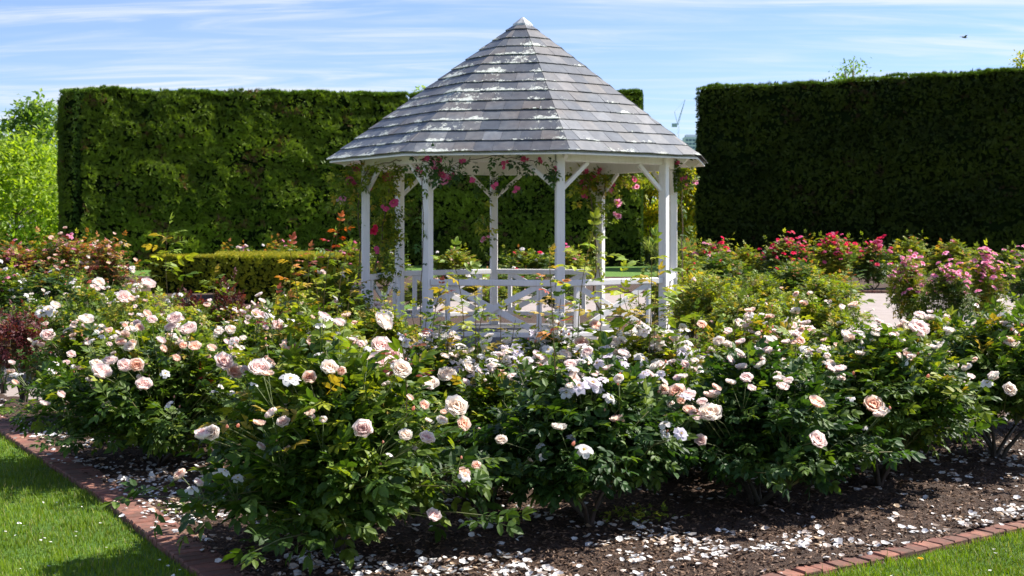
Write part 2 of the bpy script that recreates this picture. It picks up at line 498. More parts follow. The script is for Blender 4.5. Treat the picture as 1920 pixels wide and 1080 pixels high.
# fallen petals
def petal_scatter(n, seed, thr):
    X, Y, r = sample_front(n, seed, 5.7, 12.4, 1.3, .26)
    P = np.stack([X, Y], 1)
    dens = 0.55 * vnoise(P, 21, (0.75, 0.45)) + 0.45 * vnoise(P, 22, (0.2, 0.14))
    xl = np.interp(-Y, [-p.y for p in EL], [p.x for p in EL])
    yr = np.interp(X, [p.x for p in ER], [p.y for p in ER])
    near = np.exp(-np.minimum(np.abs(X - xl) / 0.55, np.abs(Y - yr) / 0.5))
    dens = dens + 0.24 * near + 0.05 * np.clip(X - 1.2, 0, 1.5)
    k = r.random(len(X)) < np.clip((dens - thr) * 6, 0.035, 1)
    return X[k], Y[k], r
tvp = np.array([(-1, 0, .35), (-.5, -.75, .18), (.6, -.8, .42), (1.05, 0, .62), (.6, .8, .36), (-.5, .72, .22), (0, 0, 0)])
tfp = [np.array([(i, (i + 1) % 6, 6) for i in range(6)])]
X, Y, r = petal_scatter(24000, 31, 0.635)
n = len(X)
D = np.stack([r.normal(size=n), r.normal(size=n), r.normal(size=n) * 0.12], 1)
sg = np.where(r.random(n) < 0.5, 1.0, -1.0)
UP = np.stack([r.normal(size=n) * 0.3, r.normal(size=n) * 0.3, sg], 1)
tone = r.random(n)
Cc = np.outer(1 - tone, (0.74, 0.70, 0.68)) + np.outer(tone, (0.82, 0.80, 0.77))
old = r.random(n) < 0.14
Cc[old] = (0.50, 0.36, 0.24)
old = r.random(n) < 0.22
Cc[old] = (0.80, 0.66, 0.56)
Cc *= (0.78 + 0.26 * r.random((n, 1)))
V, F, C = bake(tvp, tfp, frames(D, UP), np.stack([X, Y, np.maximum(mulch_h(X, Y), np.where(inside_front(X, Y), 0, .036)) + 0.009], 1), 0.008 + 0.019 * r.random(n) ** 1.3, Cc)
tag(link('fallen_petals', mesh_np('fallen_petals', V, F, M['fallen'], C)), kind='stuff', label='white rose petals dropped on the mulch of the front bed')

# bricks of the edging
def brick_mesh(l, w, h, seed):
    r = random.Random(seed); e = 0.006
    mb = MB()
    j = lambda: r.uniform(-0.002, 0.002)
    lo = [(-w / 2 + j(), -l / 2 + j(), -0.05), (w / 2 + j(), -l / 2 + j(), -0.05), (w / 2 + j(), l / 2 + j(), -0.05), (-w / 2 + j(), l / 2 + j(), -0.05)]
    mid = [(x, y, h - e) for x, y, z in lo]
    top = [(x - math.copysign(e, x), y - math.copysign(e, y), h + j()) for x, y, z in lo]
    V = lo + mid + top
    F = [(a, (a + 1) % 4, 4 + (a + 1) % 4, 4 + a) for a in range(4)] + [(4 + a, 4 + (a + 1) % 4, 8 + (a + 1) % 4, 8 + a) for a in range(4)] + [(8, 9, 10, 11)]
    mb.add(V, F)
    return mb.mesh('brick', M['brick'])
def polyline(pts, step):
    out = []; acc = 0.0; need = 0.0
    for a, b in zip(pts[:-1], pts[1:]):
        seg = (b - a).length; d = (b - a) / seg; s = need
        while s < seg:
            out.append((a + d * s, d)); s += step
        need = s - seg
    return out
def brick_run(label, pts, l, w, gap, h, side, group=None, seed=1):
    root = thing('brick_edging', label, 'edging', (pts[0].x, pts[0].y, 0))
    ms = [brick_mesh(l, w, h, seed * 10 + k) for k in range(5)]
    rr = random.Random(seed)
    pl = polyline(pts, w + gap)
    for p, d in pl:
        nrm = Vector((d.y, -d.x)) * side
        c = p + nrm * (l / 2)
        o = link('brick', rr.choice(ms), root)
        o.location = (c.x - pts[0].x, c.y - pts[0].y, rr.uniform(-0.003, 0.004))
        o.rotation_euler = (rr.uniform(-.012, .012), rr.uniform(-.012, .012), math.atan2(d.y, d.x) + rr.uniform(-.02, .02))
    # mortar / soil under the joints
    mb = MB(); hw = l
    for p, d in pl[:-1]:
        nrm = Vector((d.y, -d.x)) * side
        a = p - d * 0.06; b = p + d * (w + 0.06)
        V = [(a.x - pts[0].x, a.y - pts[0].y), (b.x - pts[0].x, b.y - pts[0].y), (b.x + nrm.x * hw - pts[0].x, b.y + nrm.y * hw - pts[0].y), (a.x + nrm.x * hw - pts[0].x, a.y + nrm.y * hw - pts[0].y)]
        V = [(x, y, -0.04) for x, y in V] + [(x, y, h - 0.012) for x, y in V]
        mb.hexa(V)
    V = mb
    # one strip, not overlapping boxes
    P = [p for p, d in pl]; Nn = [Vector((d.y, -d.x)) * side for p, d in pl]
    vv = []; ff = []
    for i, (p, nn) in enumerate(zip(P, Nn)):
        vv += [(p.x - pts[0].x, p.y - pts[0].y, h - 0.009), (p.x + nn.x * hw - pts[0].x, p.y + nn.y * hw - pts[0].y, h - 0.009)]
        if i: ff.append((2 * i - 2, 2 * i, 2 * i + 1, 2 * i - 1))
    link('mortar_bed', mesh_np('mortar_bed', np.array(vv), np.array(ff), M['mulch']), root)
    return root
brick_run('wide red brick edging curving between the lower left lawn and the bed', EL, 0.215, 0.072, 0.008, 0.035, 1, seed=1)
brick_run('narrow sunlit red brick edging beside the lower right lawn', ER, 0.12, 0.105, 0.007, 0.032, 1, seed=2)
brick_run('distant brick edging where the path meets the back rose bed', [Vector((2.0, 32.9)), Vector((17, 32.9))], 0.12, 0.23, 0.015, 0.07, 1, seed=3)

# grass blades on the two lawn corners
def grass(n, seed, y0, y1, xa, xb, hmin, hmax, wid, dens_fn=None):
    r = np.random.default_rng(seed)
    Y = y0 + (y1 - y0) * r.random(n) ** 1.3; X = xa + (xb - xa) * r.random(n)
    xl = np.interp(-Y, [-p.y for p in EL], [p.x for p in EL]) - 0.215 * 1.17
    yr = np.interp(X, [p.x for p in ER], [p.y for p in ER]) - 0.12 * 1.2
    k = ((X < xl + r.normal(size=n) * 0.012) & (X < 0)) | ((Y < yr + r.normal(size=n) * 0.012) & (X > -0.5))
    k &= np.abs(X) < Y * 0.42
    X = X[k]; Y = Y[k]; n = len(X)
    tv = np.array([(-.5, 0, 0), (.5, 0, 0), (-.35, .16, .55), (.35, .16, .55), (0, .5, 1)])
    tf = [np.array([(0, 1, 3, 2)]), np.array([(2, 3, 4)])]
    a = r.random(n) * 2 * np.pi; ca, sa = np.cos(a), np.sin(a)
    Rz = np.zeros((n, 3, 3)); Rz[:, 0, 0] = ca; Rz[:, 0, 1] = -sa; Rz[:, 1, 0] = sa; Rz[:, 1, 1] = ca; Rz[:, 2, 2] = 1
    H = hmin + (hmax - hmin) * r.random(n) ** 1.5
    P = np.stack([X, Y], 1); tuft = vnoise(P, 51, 0.10); H *= 0.55 + 0.9 * tuft; H = np.where(r.random(n) < .012, H * 1.9, H)
    lean = 0.4 + r.random(n)
    S = np.stack([np.full(n, wid) * (0.7 + 0.6 * r.random(n)), H * lean, H], 1)
    u = r.random(n) * 0.6 + 0.4 * tuft
    Cc = np.outer(1 - u, (0.095, 0.170, 0.009)) + np.outer(u, (0.21, 0.29, 0.018))
    Cc *= (.72 + .55 * vnoise(P, 52, .42))[:, None]; dry = r.random(n) < 0.06; Cc[dry] = (0.34, 0.30, 0.12)
    V, F, C = [], None, None
    tvv = np.einsum('nij,nkj->nki', Rz, tv[None] * S[:, None, :]) + np.stack([X, Y, np.zeros(n)], 1)[:, None, :]
    k5 = 5
    Fs = [(f[None] + (np.arange(n) * k5)[:, None, None]).reshape(-1, f.shape[1]) for f in tf]
    return tvv.reshape(-1, 3), Fs, np.repeat(Cc, k5, axis=0)
g1 = grass(130000, 41, 5.7, 12.0, -5.0, -1.2, 0.018, 0.042, 0.0042)
g2 = grass(42000, 42, 5.7, 7.6, 0.9, 3.2, 0.018, 0.042, 0.0042)
V, F, C = join([g1, g2])
tag(link('lawn_grass', mesh_np('lawn_grass', V, F, M['grass'], C)), kind='stuff', label='short mown grass blades on the lawn corners')
# small white clover-like blooms and petals on the lawn
r = np.random.default_rng(77)
pl = [(-2.9 + r.random() * 1.6, 6.0 + r.random() * 2.6) for _ in range(60)] + [(1.6 + r.random() * 1.4, 6.0 + r.random() * 0.8) for _ in range(14)]
pts = np.array([p for p in pl if (p[0] < np.interp(-p[1], [-q_.y for q_ in EL], [q_.x for q_ in EL]) - 0.3) or (p[0] > 0 and p[1] < np.interp(p[0], [q_.x for q_ in ER], [q_.y for q_ in ER]) - 0.2)])
n = len(pts)
V, F, C = bake(tvp, tfp, frames(r.normal(size=(n, 3)) * (1, 1, .3), np.tile((0.2, 0.1, 1.0), (n, 1))), np.column_stack([pts, np.full(n, 0.03)]), 0.006 + 0.005 * r.random(n), np.tile((0.8, 0.78, 0.7), (n, 1)))
tag(link('lawn_petals', mesh_np('lawn_petals', V, F, M['fallen'], C)), kind='stuff', label='small white petals caught in the grass')

# ------------------------------------------------------------------ gazebo
TH = -11.01
RP, RE, Z_E, Z_A = 2.3, 2.842, 2.646, 4.73
FLOOR = 0.11
gz = thing('gazebo', 'white octagonal garden gazebo with lichen-spotted grey slate roof', 'gazebo', GC)
ang = [math.radians(-112.5 + TH + 45 * k) for k in range(8)]
def oc(k, rad, z=0.0):
    a = ang[k % 8]; return Vector((rad * math.cos(a), rad * math.sin(a), z))
mb = MB()
lo = [tuple(oc(k, 2.62, -0.02)) for k in range(8)]; hi = [tuple(oc(k, 2.62, FLOOR - 0.008)) for k in range(8)]; tp = [tuple(oc(k, 2.61, FLOOR)) for k in range(8)]
mb.add(lo + hi + tp, [(k, (k + 1) % 8, 8 + (k + 1) % 8, 8 + k) for k in range(8)] + [(8 + k, 8 + (k + 1) % 8, 16 + (k + 1) % 8, 16 + k) for k in range(8)] + [(16, 17, 18, 19), (16, 19, 20, 23), (20, 21, 22, 23)])
mb.build('floor_slab', M['slab'], gz)
for k in range(8):
    mb = MB(); p = oc(k, RP)
    rad = Vector((math.cos(ang[k]), math.sin(ang[k]), 0))
    mb.bar(p + Vector((0, 0, FLOOR)), p + Vector((0, 0, 2.80)), 0.112, 0.112, up=rad, bevel=0.008)
    po = mb.build('post', M['white'], gz)
    mb = MB()
    mb.bar(p + Vector((0, 0, FLOOR + 0.001)), p + Vector((0, 0, FLOOR + 0.10)), 0.15, 0.15, up=rad, bevel=0.012)
    mb.build('plinth_block', M['white'], po)
# ring beams
for k in range(8):
    a = oc(k, RP, 2.675); b = oc(k + 1, RP, 2.675); d = (b - a).normalized()
    mb = MB(); mb.bar(a + d * 0.058, b - d * 0.058, 0.085, 0.25)
    mb.build('ring_beam', M['white'], gz)
    for s, (p, dd) in enumerate(((a, d), (b, -d))):
        mb = MB()
        p0 = Vector((p.x, p.y, 2.20)) + dd * 0.045; p1 = Vector((p.x, p.y, 2.548)) + dd * 0.45
        mb.bar(p0, p1, 0.045, 0.055, up=(0, 0, 1)); mb.build('corner_brace', M['white'], gz)
# railings on six sides
for k in (0, 1, 2, 4, 5, 6):
    a = oc(k, RP, 0); b = oc(k + 1, RP, 0); d = (b - a).normalized(); Ls = (b - a).length
    def P(s, z): return a + d * s + Vector((0, 0, z))
    nrm = Vector((d.y, -d.x, 0))
    mb = MB(); mb.bar(P(0.055, 0.975), P(Ls - 0.055, 0.975), 0.09, 0.082); mb.build('handrail', M['white'], gz)
    mb = MB(); mb.bar(P(0.055, 0.300), P(Ls - 0.055, 0.300), 0.06, 0.062); mb.build('bottom_rail', M['white'], gz)
    for s in (0.27, Ls - 0.27):
        mb = MB(); mb.bar(P(s, 0.332), P(s, 0.933), 0.062, 0.055, up=nrm); mb.build('baluster', M['white'], gz)
    mb = MB(); mb.bar(P(0.30, 0.345) + nrm * 0.012, P(Ls - 0.30, 0.925) + nrm * 0.012, 0.022, 0.078); mb.build('cross_brace', M['white'], gz)
    mb = MB(); mb.bar(P(0.30, 0.925) - nrm * 0.012, P(Ls - 0.30, 0.345) - nrm * 0.012, 0.022, 0.078); mb.build('cross_brace', M['white'], gz)
# rafters with pointed tails
apex = Vector((0, 0, Z_A))
for k in range(8):
    mb = MB(); e = oc(k, 2.74, Z_E + (Z_A - Z_E) * (1 - 2.74 / RE) - 0.02); top = Vector((0.02 * math.cos(ang[k]), 0.02 * math.sin(ang[k]), Z_A - 0.06))
    h = 0.12; w = 0.024; r_ = Vector((-math.sin(ang[k]), math.cos(ang[k]), 0)) * w
    e2 = oc(k, 2.60, e.z - 0.02 - h)
    tt = Vector((0, 0, -h))
    Vv = [e - r_, e + r_, top + r_, top - r_, e2 - r_, e2 + r_, top + r_ + tt, top - r_ + tt]
    mb.add([tuple(v) for v in Vv], [(0, 1, 2, 3), (7, 6, 5, 4), (0, 4, 5, 1), (1, 5, 6, 2), (0, 3, 7, 4)])
    mb.build('rafter', M['white'], gz)
# roof: boarding, slates per facet, hip cap
roof_mb = MB()
ev = [tuple(oc(k, RE - 0.03, Z_E - 0.012)) for k in range(8)]
ev2 = [tuple(oc(k, RE - 0.03, Z_E - 0.030)) for k in range(8)]
roof_mb.add(ev + [(0, 0, Z_A - 0.03)], [(k, (k + 1) % 8, 8) for k in range(8)])
roof_mb.add(ev2 + [(0, 0, Z_A - 0.055)], [((k + 1) % 8, k, 8) for k in range(8)])
roof_mb.add(ev + ev2, [((k + 1) % 8, k, 8 + k, 8 + (k + 1) % 8) for k in range(8)])
roof = roof_mb.build('roof', M['white'], gz)
NC = 14
rs = random.Random(5)
back_slates = []
load = {0: 1.0, 1: 0.62, 7: 1.05, 2: 0.5, 6: 0.8}
for k in range(8):
    A = oc(k, RE, Z_E); B = oc(k + 1, RE, Z_E)
    mid = (A + B) / 2; up = (apex - mid); SL = up.length; up.normalize(); ed = (B - A).normalized(); nrm = ed.cross(up).normalized()
    half0 = (B - A).length / 2
    front = k in (7, 0, 1, 2, 6)
    for c in range(NC):
        if front is False and False: pass
        s0 = SL * c / NC * 0.985; s1 = s0 + SL / NC * 1.0
        ov = 0.06
        hw0 = half0 * (1 - s0 / SL); hw1 = half0 * (1 - min(s1 + ov, SL) / SL)
        w = 0.245
        off = rs.uniform(0, w)
        xs = [-hw0]
        x = -hw0 + off if off > 0.07 else -hw0 + off + w * 0.9
        while x < hw0 - 0.07:
            xs.append(x); x += w * rs.uniform(0.93, 1.08)
        xs.append(hw0)
        for i in range(len(xs) - 1):
            x0 = xs[i] + (0.0015 if i else -0.004); x1 = xs[i + 1] - (0.0015 if i < len(xs) - 2 else -0.004)
            def clip(x): return max(-hw1, min(hw1, x))
            tx0, tx1 = clip(x0), clip(x1)
            if tx1 - tx0 < 0.004: tx1 = tx0 + 0.004
            th_b = 0.030 + rs.uniform(-0.003, 0.004); th_t = 0.012
            drop = rs.uniform(-0.006, 0.006)
            def Q(x, s, h): return mid + ed * x + up * s + nrm * h
            sb = s0 + drop; st_ = min(s1 + ov, SL)
            # broken / irregular butt edge
            nb = 5
            Vt = []; Ct = []; g = rs.random(); ld = load.get(k, 0.8)
            exp_f = (SL / NC)
            for j in range(nb):
                u = j / (nb - 1); xx = x0 + (x1 - x0) * u
                jag = rs.uniform(-0.004, 0.004)
                Vt += [Q(xx, sb + jag, th_b - 0.011), Q(xx, sb + jag, th_b)]; Ct += [(0, g, ld)] * 2
            for j in range(nb):
                u = j / (nb - 1); xx = tx0 + (tx1 - tx0) * u
                Vt.append(Q(xx, st_, th_t)); Ct.append(((st_ - sb) / exp_f, g, ld))
            F = []
            for j in range(nb - 1):
                F.append((2 * j, 2 * j + 2, 2 * j + 3, 2 * j + 1))
                F.append((2 * j + 1, 2 * j + 3, 2 * nb + j + 1, 2 * nb + j))
            F.append((0, 1, 2 * nb)); F.append((2 * nb - 1, 2 * nb - 2, 3 * nb - 1))
            Vn = np.array([tuple(v) for v in Vt])
            if front:
                f4 = np.array([f for f in F if len(f) == 4]); f3 = np.array([f for f in F if len(f) == 3])
                cn = Vn.mean(0)
                link('slate', mesh_np('slate', Vn - cn, [f4, f3], M['slate'], np.array(Ct)), roof, tuple(cn))
            else:
                back_slates.append((Vn, F, np.array(Ct)))
mb = MB()
for Vn, F, Ct in back_slates:
    o0 = mb.n; mb.add(Vn, F); mb.C[-1] = Ct
bs = mb.build('far_side_slates', M['slate'], roof, col=True); bs['kind'] = 'stuff'
# pointed metal cap
mb = MB()
cv = []
for rr_, zz in ((0.155, Z_A - 0.085), (0.15, Z_A - 0.055), (0.02, Z_A + 0.045)):
    cv += [tuple(oc(k, rr_, zz)) for k in range(8)]
cv.append((0, 0, Z_A + 0.055))
mb.add(cv, [(k, (k + 1) % 8, 8 + (k + 1) % 8, 8 + k) for k in range(8)] + [(8 + k, 8 + (k + 1) % 8, 16 + (k + 1) % 8, 16 + k) for k in range(8)] + [(16 + k, 16 + (k + 1) % 8, 24) for k in range(8)])
mb.build('roof_cap', M['cap'], roof)

# ------------------------------------------------------------------ leaves and flowers
LEAFLET = np.array([(0, 0, 0), (.28, .25, .05), (.32, 0, -.01), (.28, -.25, .05), (.68, .23, .02), (.68, 0, -.05), (.68, -.23, .02), (1, 0, -.14)])
LF = [np.array([(1, 2, 5, 4), (2, 3, 6, 5)]), np.array([(0, 2, 1), (0, 3, 2), (4, 5, 7), (5, 6, 7)])]
SIMPLE = np.array([(0, 0, 0), (.45, .26, .05), (.5, 0, -.03), (.45, -.26, .05), (1, 0, -.12)])
SF = [np.array([(0, 2, 1), (0, 3, 2), (1, 2, 4), (2, 3, 4)])]
def rotm(az, pitch, roll):
    return np.array(Matrix.Rotation(az, 3, 'Z') @ Matrix.Rotation(pitch, 3, 'Y') @ Matrix.Rotation(roll, 3, 'X'))
def compound(lf, ff, seed, nl=5, ls=0.42):
    """a rose leaf: petiole along +x with nl leaflets, overall length ~1"""
    r = random.Random(seed); parts = []
    spots = [(0.42, 62), (0.42, -62), (0.66, 48), (0.66, -48), (0.72, 0), (0.2, 70), (0.2, -70)][:nl] if nl != 3 else [(0.5, 58), (0.5, -58), (0.62, 0)]
    for s, a in spots:
        R_ = rotm(math.radians(a + r.uniform(-8, 8)), r.uniform(-0.1, 0.3), r.uniform(-0.35, 0.35))
        sc = ls * (1.0 if a == 0 else r.uniform(0.72, 0.92))
        v = lf @ R_.T * sc + np.array([s, 0, -0.08 * s * s])
        parts.append((v, ff, np.ones((len(v), 3)) * r.uniform(0.9, 1.1)))
    pet = np.array([(0, 0, 0), (0, 0.012, 0), (0.75, 0.008, -0.045), (0.75, -0.004, -0.045)])
    parts.append((pet, [np.array([(0, 1, 2, 3)])], np.ones((4, 3)) * 1.1))
    return join(parts)
COMP_HI = [compound(LEAFLET, LF, s, 5) for s in range(3)]
COMP_LO = [compound(SIMPLE, SF, s + 9, 5, 0.46) for s in range(3)]
COMP_3 = [compound(SIMPLE, SF, s + 19, 3, 0.55) for s in range(2)]

PAL = {
    'green': [((0.034, 0.076, 0.010), 3), ((0.060, 0.118, 0.013), 4), ((0.100, 0.160, 0.016), 3), ((0.17, 0.23, 0.022), 1.6)],
    'dark': [((0.026, 0.066, 0.013), 4), ((0.040, 0.098, 0.018), 4), ((0.080, 0.140, 0.018), 2)],
    'fresh': [((0.085, 0.145, 0.014), 3), ((0.165, 0.230, 0.020), 4), ((0.30, 0.33, 0.028), 3), ((0.36, 0.26, 0.04), 1)],
    'rosy': [((0.30, 0.075, 0.065), 3), ((0.36, 0.16, 0.09), 3), ((0.14, 0.17, 0.04), 2), ((0.36, 0.29, 0.08), 2)],
    'bronze': [((0.22, 0.055, 0.050), 3), ((0.30, 0.11, 0.060), 3), ((0.085, 0.125, 0.040), 3), ((0.32, 0.25, 0.08), 2)],
    'shoot': [((0.34, 0.38, 0.035), 3), ((0.46, 0.34, 0.05), 2), ((0.20, 0.28, 0.035), 3)],
    'orange': [((0.50, 0.20, 0.05), 3), ((0.45, 0.30, 0.05), 2), ((0.40, 0.08, 0.05), 1)],
    'red': [((0.46, 0.05, 0.02), 3), ((0.52, 0.13, 0.03), 2), ((0.34, 0.04, 0.07), 1)],
    'burgundy': [((0.095, 0.018, 0.024), 4), ((0.17, 0.034, 0.034), 3), ((0.06, 0.035, 0.02), 2)],
    'grey': [((0.16, 0.20, 0.10), 3), ((0.26, 0.30, 0.17), 2), ((0.09, 0.14, 0.055), 2)],
}
def pick(pal, n, r):
    cs = np.array([c for c, w in PAL[pal]]); w = np.array([w for c, w in PAL[pal]], float); w /= w.sum()
    return cs[r.choice(len(cs), n, p=w)] * (0.85 + 0.3 * r.random((n, 1)))

def bez(a, b, c, n):
    t = np.linspace(0, 1, n)[:, None]
    return (1 - t) ** 2 * a + 2 * t * (1 - t) * b + t * t * c

def flower_mesh(name, seed, inner, outer, rings, cup, crumple=0.12, petals_per=5, size=0.5, eye=None, cupped=False):
    """petals in rings around +z; overall diameter ~1"""
    r = random.Random(seed); V = []; F = []; C = []
    for ri in range(rings):
        f = ri / max(1, rings - 1)                     # 0 inner .. 1 outer
        npet = petals_per if ri else 4
        opening = cup[0] + (cup[1] - cup[0]) * f        # angle from vertical of the petal
        Lp = size * (0.42 + 0.58 * f); wdt = Lp * 0.60
        ph = r.uniform(0, 6.28)
        for j in range(npet):
            a = ph + 6.283 * j / npet + r.uniform(-.15, .15)
            op = opening + r.uniform(-.13, .13)
            base = len(V); nu, nv = 3, (4 if cupped else 3)
            for iv in range(nv + 1):
                v = iv / nv
                for iu in range(-1, 2):
                    u = iu
                    ww = wdt * (0.32 + 0.9 * v - 0.42 * v ** 3) * (1 if iv < nv else 0.72)
                    if cupped:
                        rad_ = h = 0.0
                        for q_ in range(6):
                            th = op * (1.75 - 1.75 * v * (q_ + .5) / 6)
                            rad_ += Lp * v / 6 * math.sin(th); h += Lp * v / 6 * math.cos(th)
                    else:
                        bend = op * (0.55 + 0.6 * v)
                        rad_ = Lp * v * math.sin(bend); h = Lp * v * math.cos(bend) * 0.95
                    rad_ += 0.03 * f; curl = -abs(u) * ww * 0.33 * (1 - 0.5 * f)
                    x = rad_ + curl * (0.6 if op < 1 else 0.2) + r.uniform(-1, 1) * crumple * Lp * 0.35 * v
                    y = u * ww + r.uniform(-1, 1) * crumple * Lp * 0.2 * v
                    z = h + abs(u) * ww * (0.12 if op > 0.9 else 0) + r.uniform(-1, 1) * crumple * Lp * 0.5 * v
                    ca, sa = math.cos(a), math.sin(a)
                    V.append((x * ca - y * sa, x * sa + y * ca, z - 0.12))
                    g = min(1, f * 0.8 + 0.25 * v)
                    cc = [inner[q_] * (1 - g) + outer[q_] * g for q_ in range(3)]
                    C.append(cc)
            for iv in range(nv):
                for iu in range(2):
                    p0 = base + iv * 3 + iu
                    F.append((p0, p0 + 1, p0 + 4, p0 + 3))
    if eye:
        b = len(V)
        for j in range(9):
            a = 6.283 * j / 8
            rr_ = 0 if j == 8 else 0.09
            V.append((rr_ * math.cos(a), rr_ * math.sin(a), 0.0 if j < 8 else 0.05)); C.append(eye)
        F3 = [(b + j, b + (j + 1) % 8, b + 8) for j in range(8)]
    else: F3 = []
    # green calyx
    b = len(V)
    for j in range(5):
        a = 6.283 * j / 5; V.append((0.07 * math.cos(a), 0.07 * math.sin(a), -0.12)); C.append((0.08, 0.14, 0.03))
    V.append((0, 0, -0.24)); C.append((0.08, 0.14, 0.03))
    F3 += [(b + (j + 1) % 5, b + j, b + 5) for j in range(5)]
    return mesh_np(name, np.array(V), [np.array(F), np.array(F3)], M['petal'], np.array(C), True)

def bud_mesh(seed, tip, low):
    mb = MB(); V = []; C = []
    r = random.Random(seed); prof = [(-.42, .03), (-.3, .16), (-.05, .24), (.2, .19), (.42, .06)]
    for z, rad_ in prof:
        for j in range(6):
            a = 6.283 * j / 6 + z * 2; V.append((rad_ * math.cos(a), rad_ * math.sin(a), z))
            g = (z + .42) / .84; C.append((0.07, 0.13, 0.03) if z < -.2 else [low[q_] * (1 - g) + tip[q_] * g for q_ in range(3)])
    F = [(i * 6 + j, i * 6 + (j + 1) % 6, (i + 1) * 6 + (j + 1) % 6, (i + 1) * 6 + j) for i in range(4) for j in range(6)]
    return mesh_np('bud', np.array(V), [np.array(F)], M['petal'], np.array(C), True)

FL = {
    'blush': [flower_mesh('rose_flower', s, (0.84, 0.56, 0.52), (0.87, 0.78, 0.76), 6, (0.15, 1.12), 0.11, 6, 0.62, None, True) for s in range(4)],
    'cream': [flower_mesh('rose_flower', s + 10, (0.87, 0.70, 0.56), (0.88, 0.83, 0.79), 6, (0.25, 1.25), 0.15, 6, 0.58, None, True) for s in range(4)],
    'peach': [flower_mesh('rose_flower', s + 20, (0.86, 0.46, 0.30), (0.88, 0.72, 0.63), 5, (0.15, 1.05), 0.13, 6, 0.60, None, True) for s in range(3)],
    'white': [flower_mesh('rose_flower', s + 30, (0.87, 0.83, 0.79), (0.88, 0.85, 0.86), 3, (0.7, 1.5), 0.3, 5, 0.5, (0.62, 0.48, 0.12)) for s in range(3)],
    'lilac': [flower_mesh('rose_flower', s + 35, (0.84, 0.78, 0.80), (0.82, 0.77, 0.87), 3, (0.6, 1.5), 0.3, 5, 0.5, (0.5, 0.35, 0.12)) for s in range(2)],
    'red': [flower_mesh('rose_flower', s + 40, (0.62, 0.012, 0.05), (0.75, 0.03, 0.11), 3, (0.4, 1.4), 0.18, 5, 0.5) for s in range(2)],
    'pink': [flower_mesh('rose_flower', s + 50, (0.75, 0.16, 0.34), (0.86, 0.38, 0.56), 3, (0.4, 1.4), 0.18, 5, 0.5) for s in range(2)],
    'magenta': [flower_mesh('rose_flower', s + 60, (0.60, 0.05, 0.16), (0.70, 0.10, 0.27), 2, (0.6, 1.5), 0.2, 5, 0.5, (0.7, 0.5, 0.3)) for s in range(2)],
    'bud': [bud_mesh(s, (0.84, 0.45, 0.33), (0.80, 0.40, 0.30)) for s in range(2)],
}

LEAF_OBJ = {}
def leaf_mesh_variants(pal):
    if pal not in LEAF_OBJ:
        r = np.random.default_rng(hash(pal) % 1 + len(pal)); out = []
        cs = pick(pal, 9, r)
        for i in range(9):
            v, f, c = COMP_HI[i % 3]
            out.append(mesh_np('leaf', v, f, M['leaf'], c * cs[i]))
        LEAF_OBJ[pal] = out
    return LEAF_OBJ[pal]

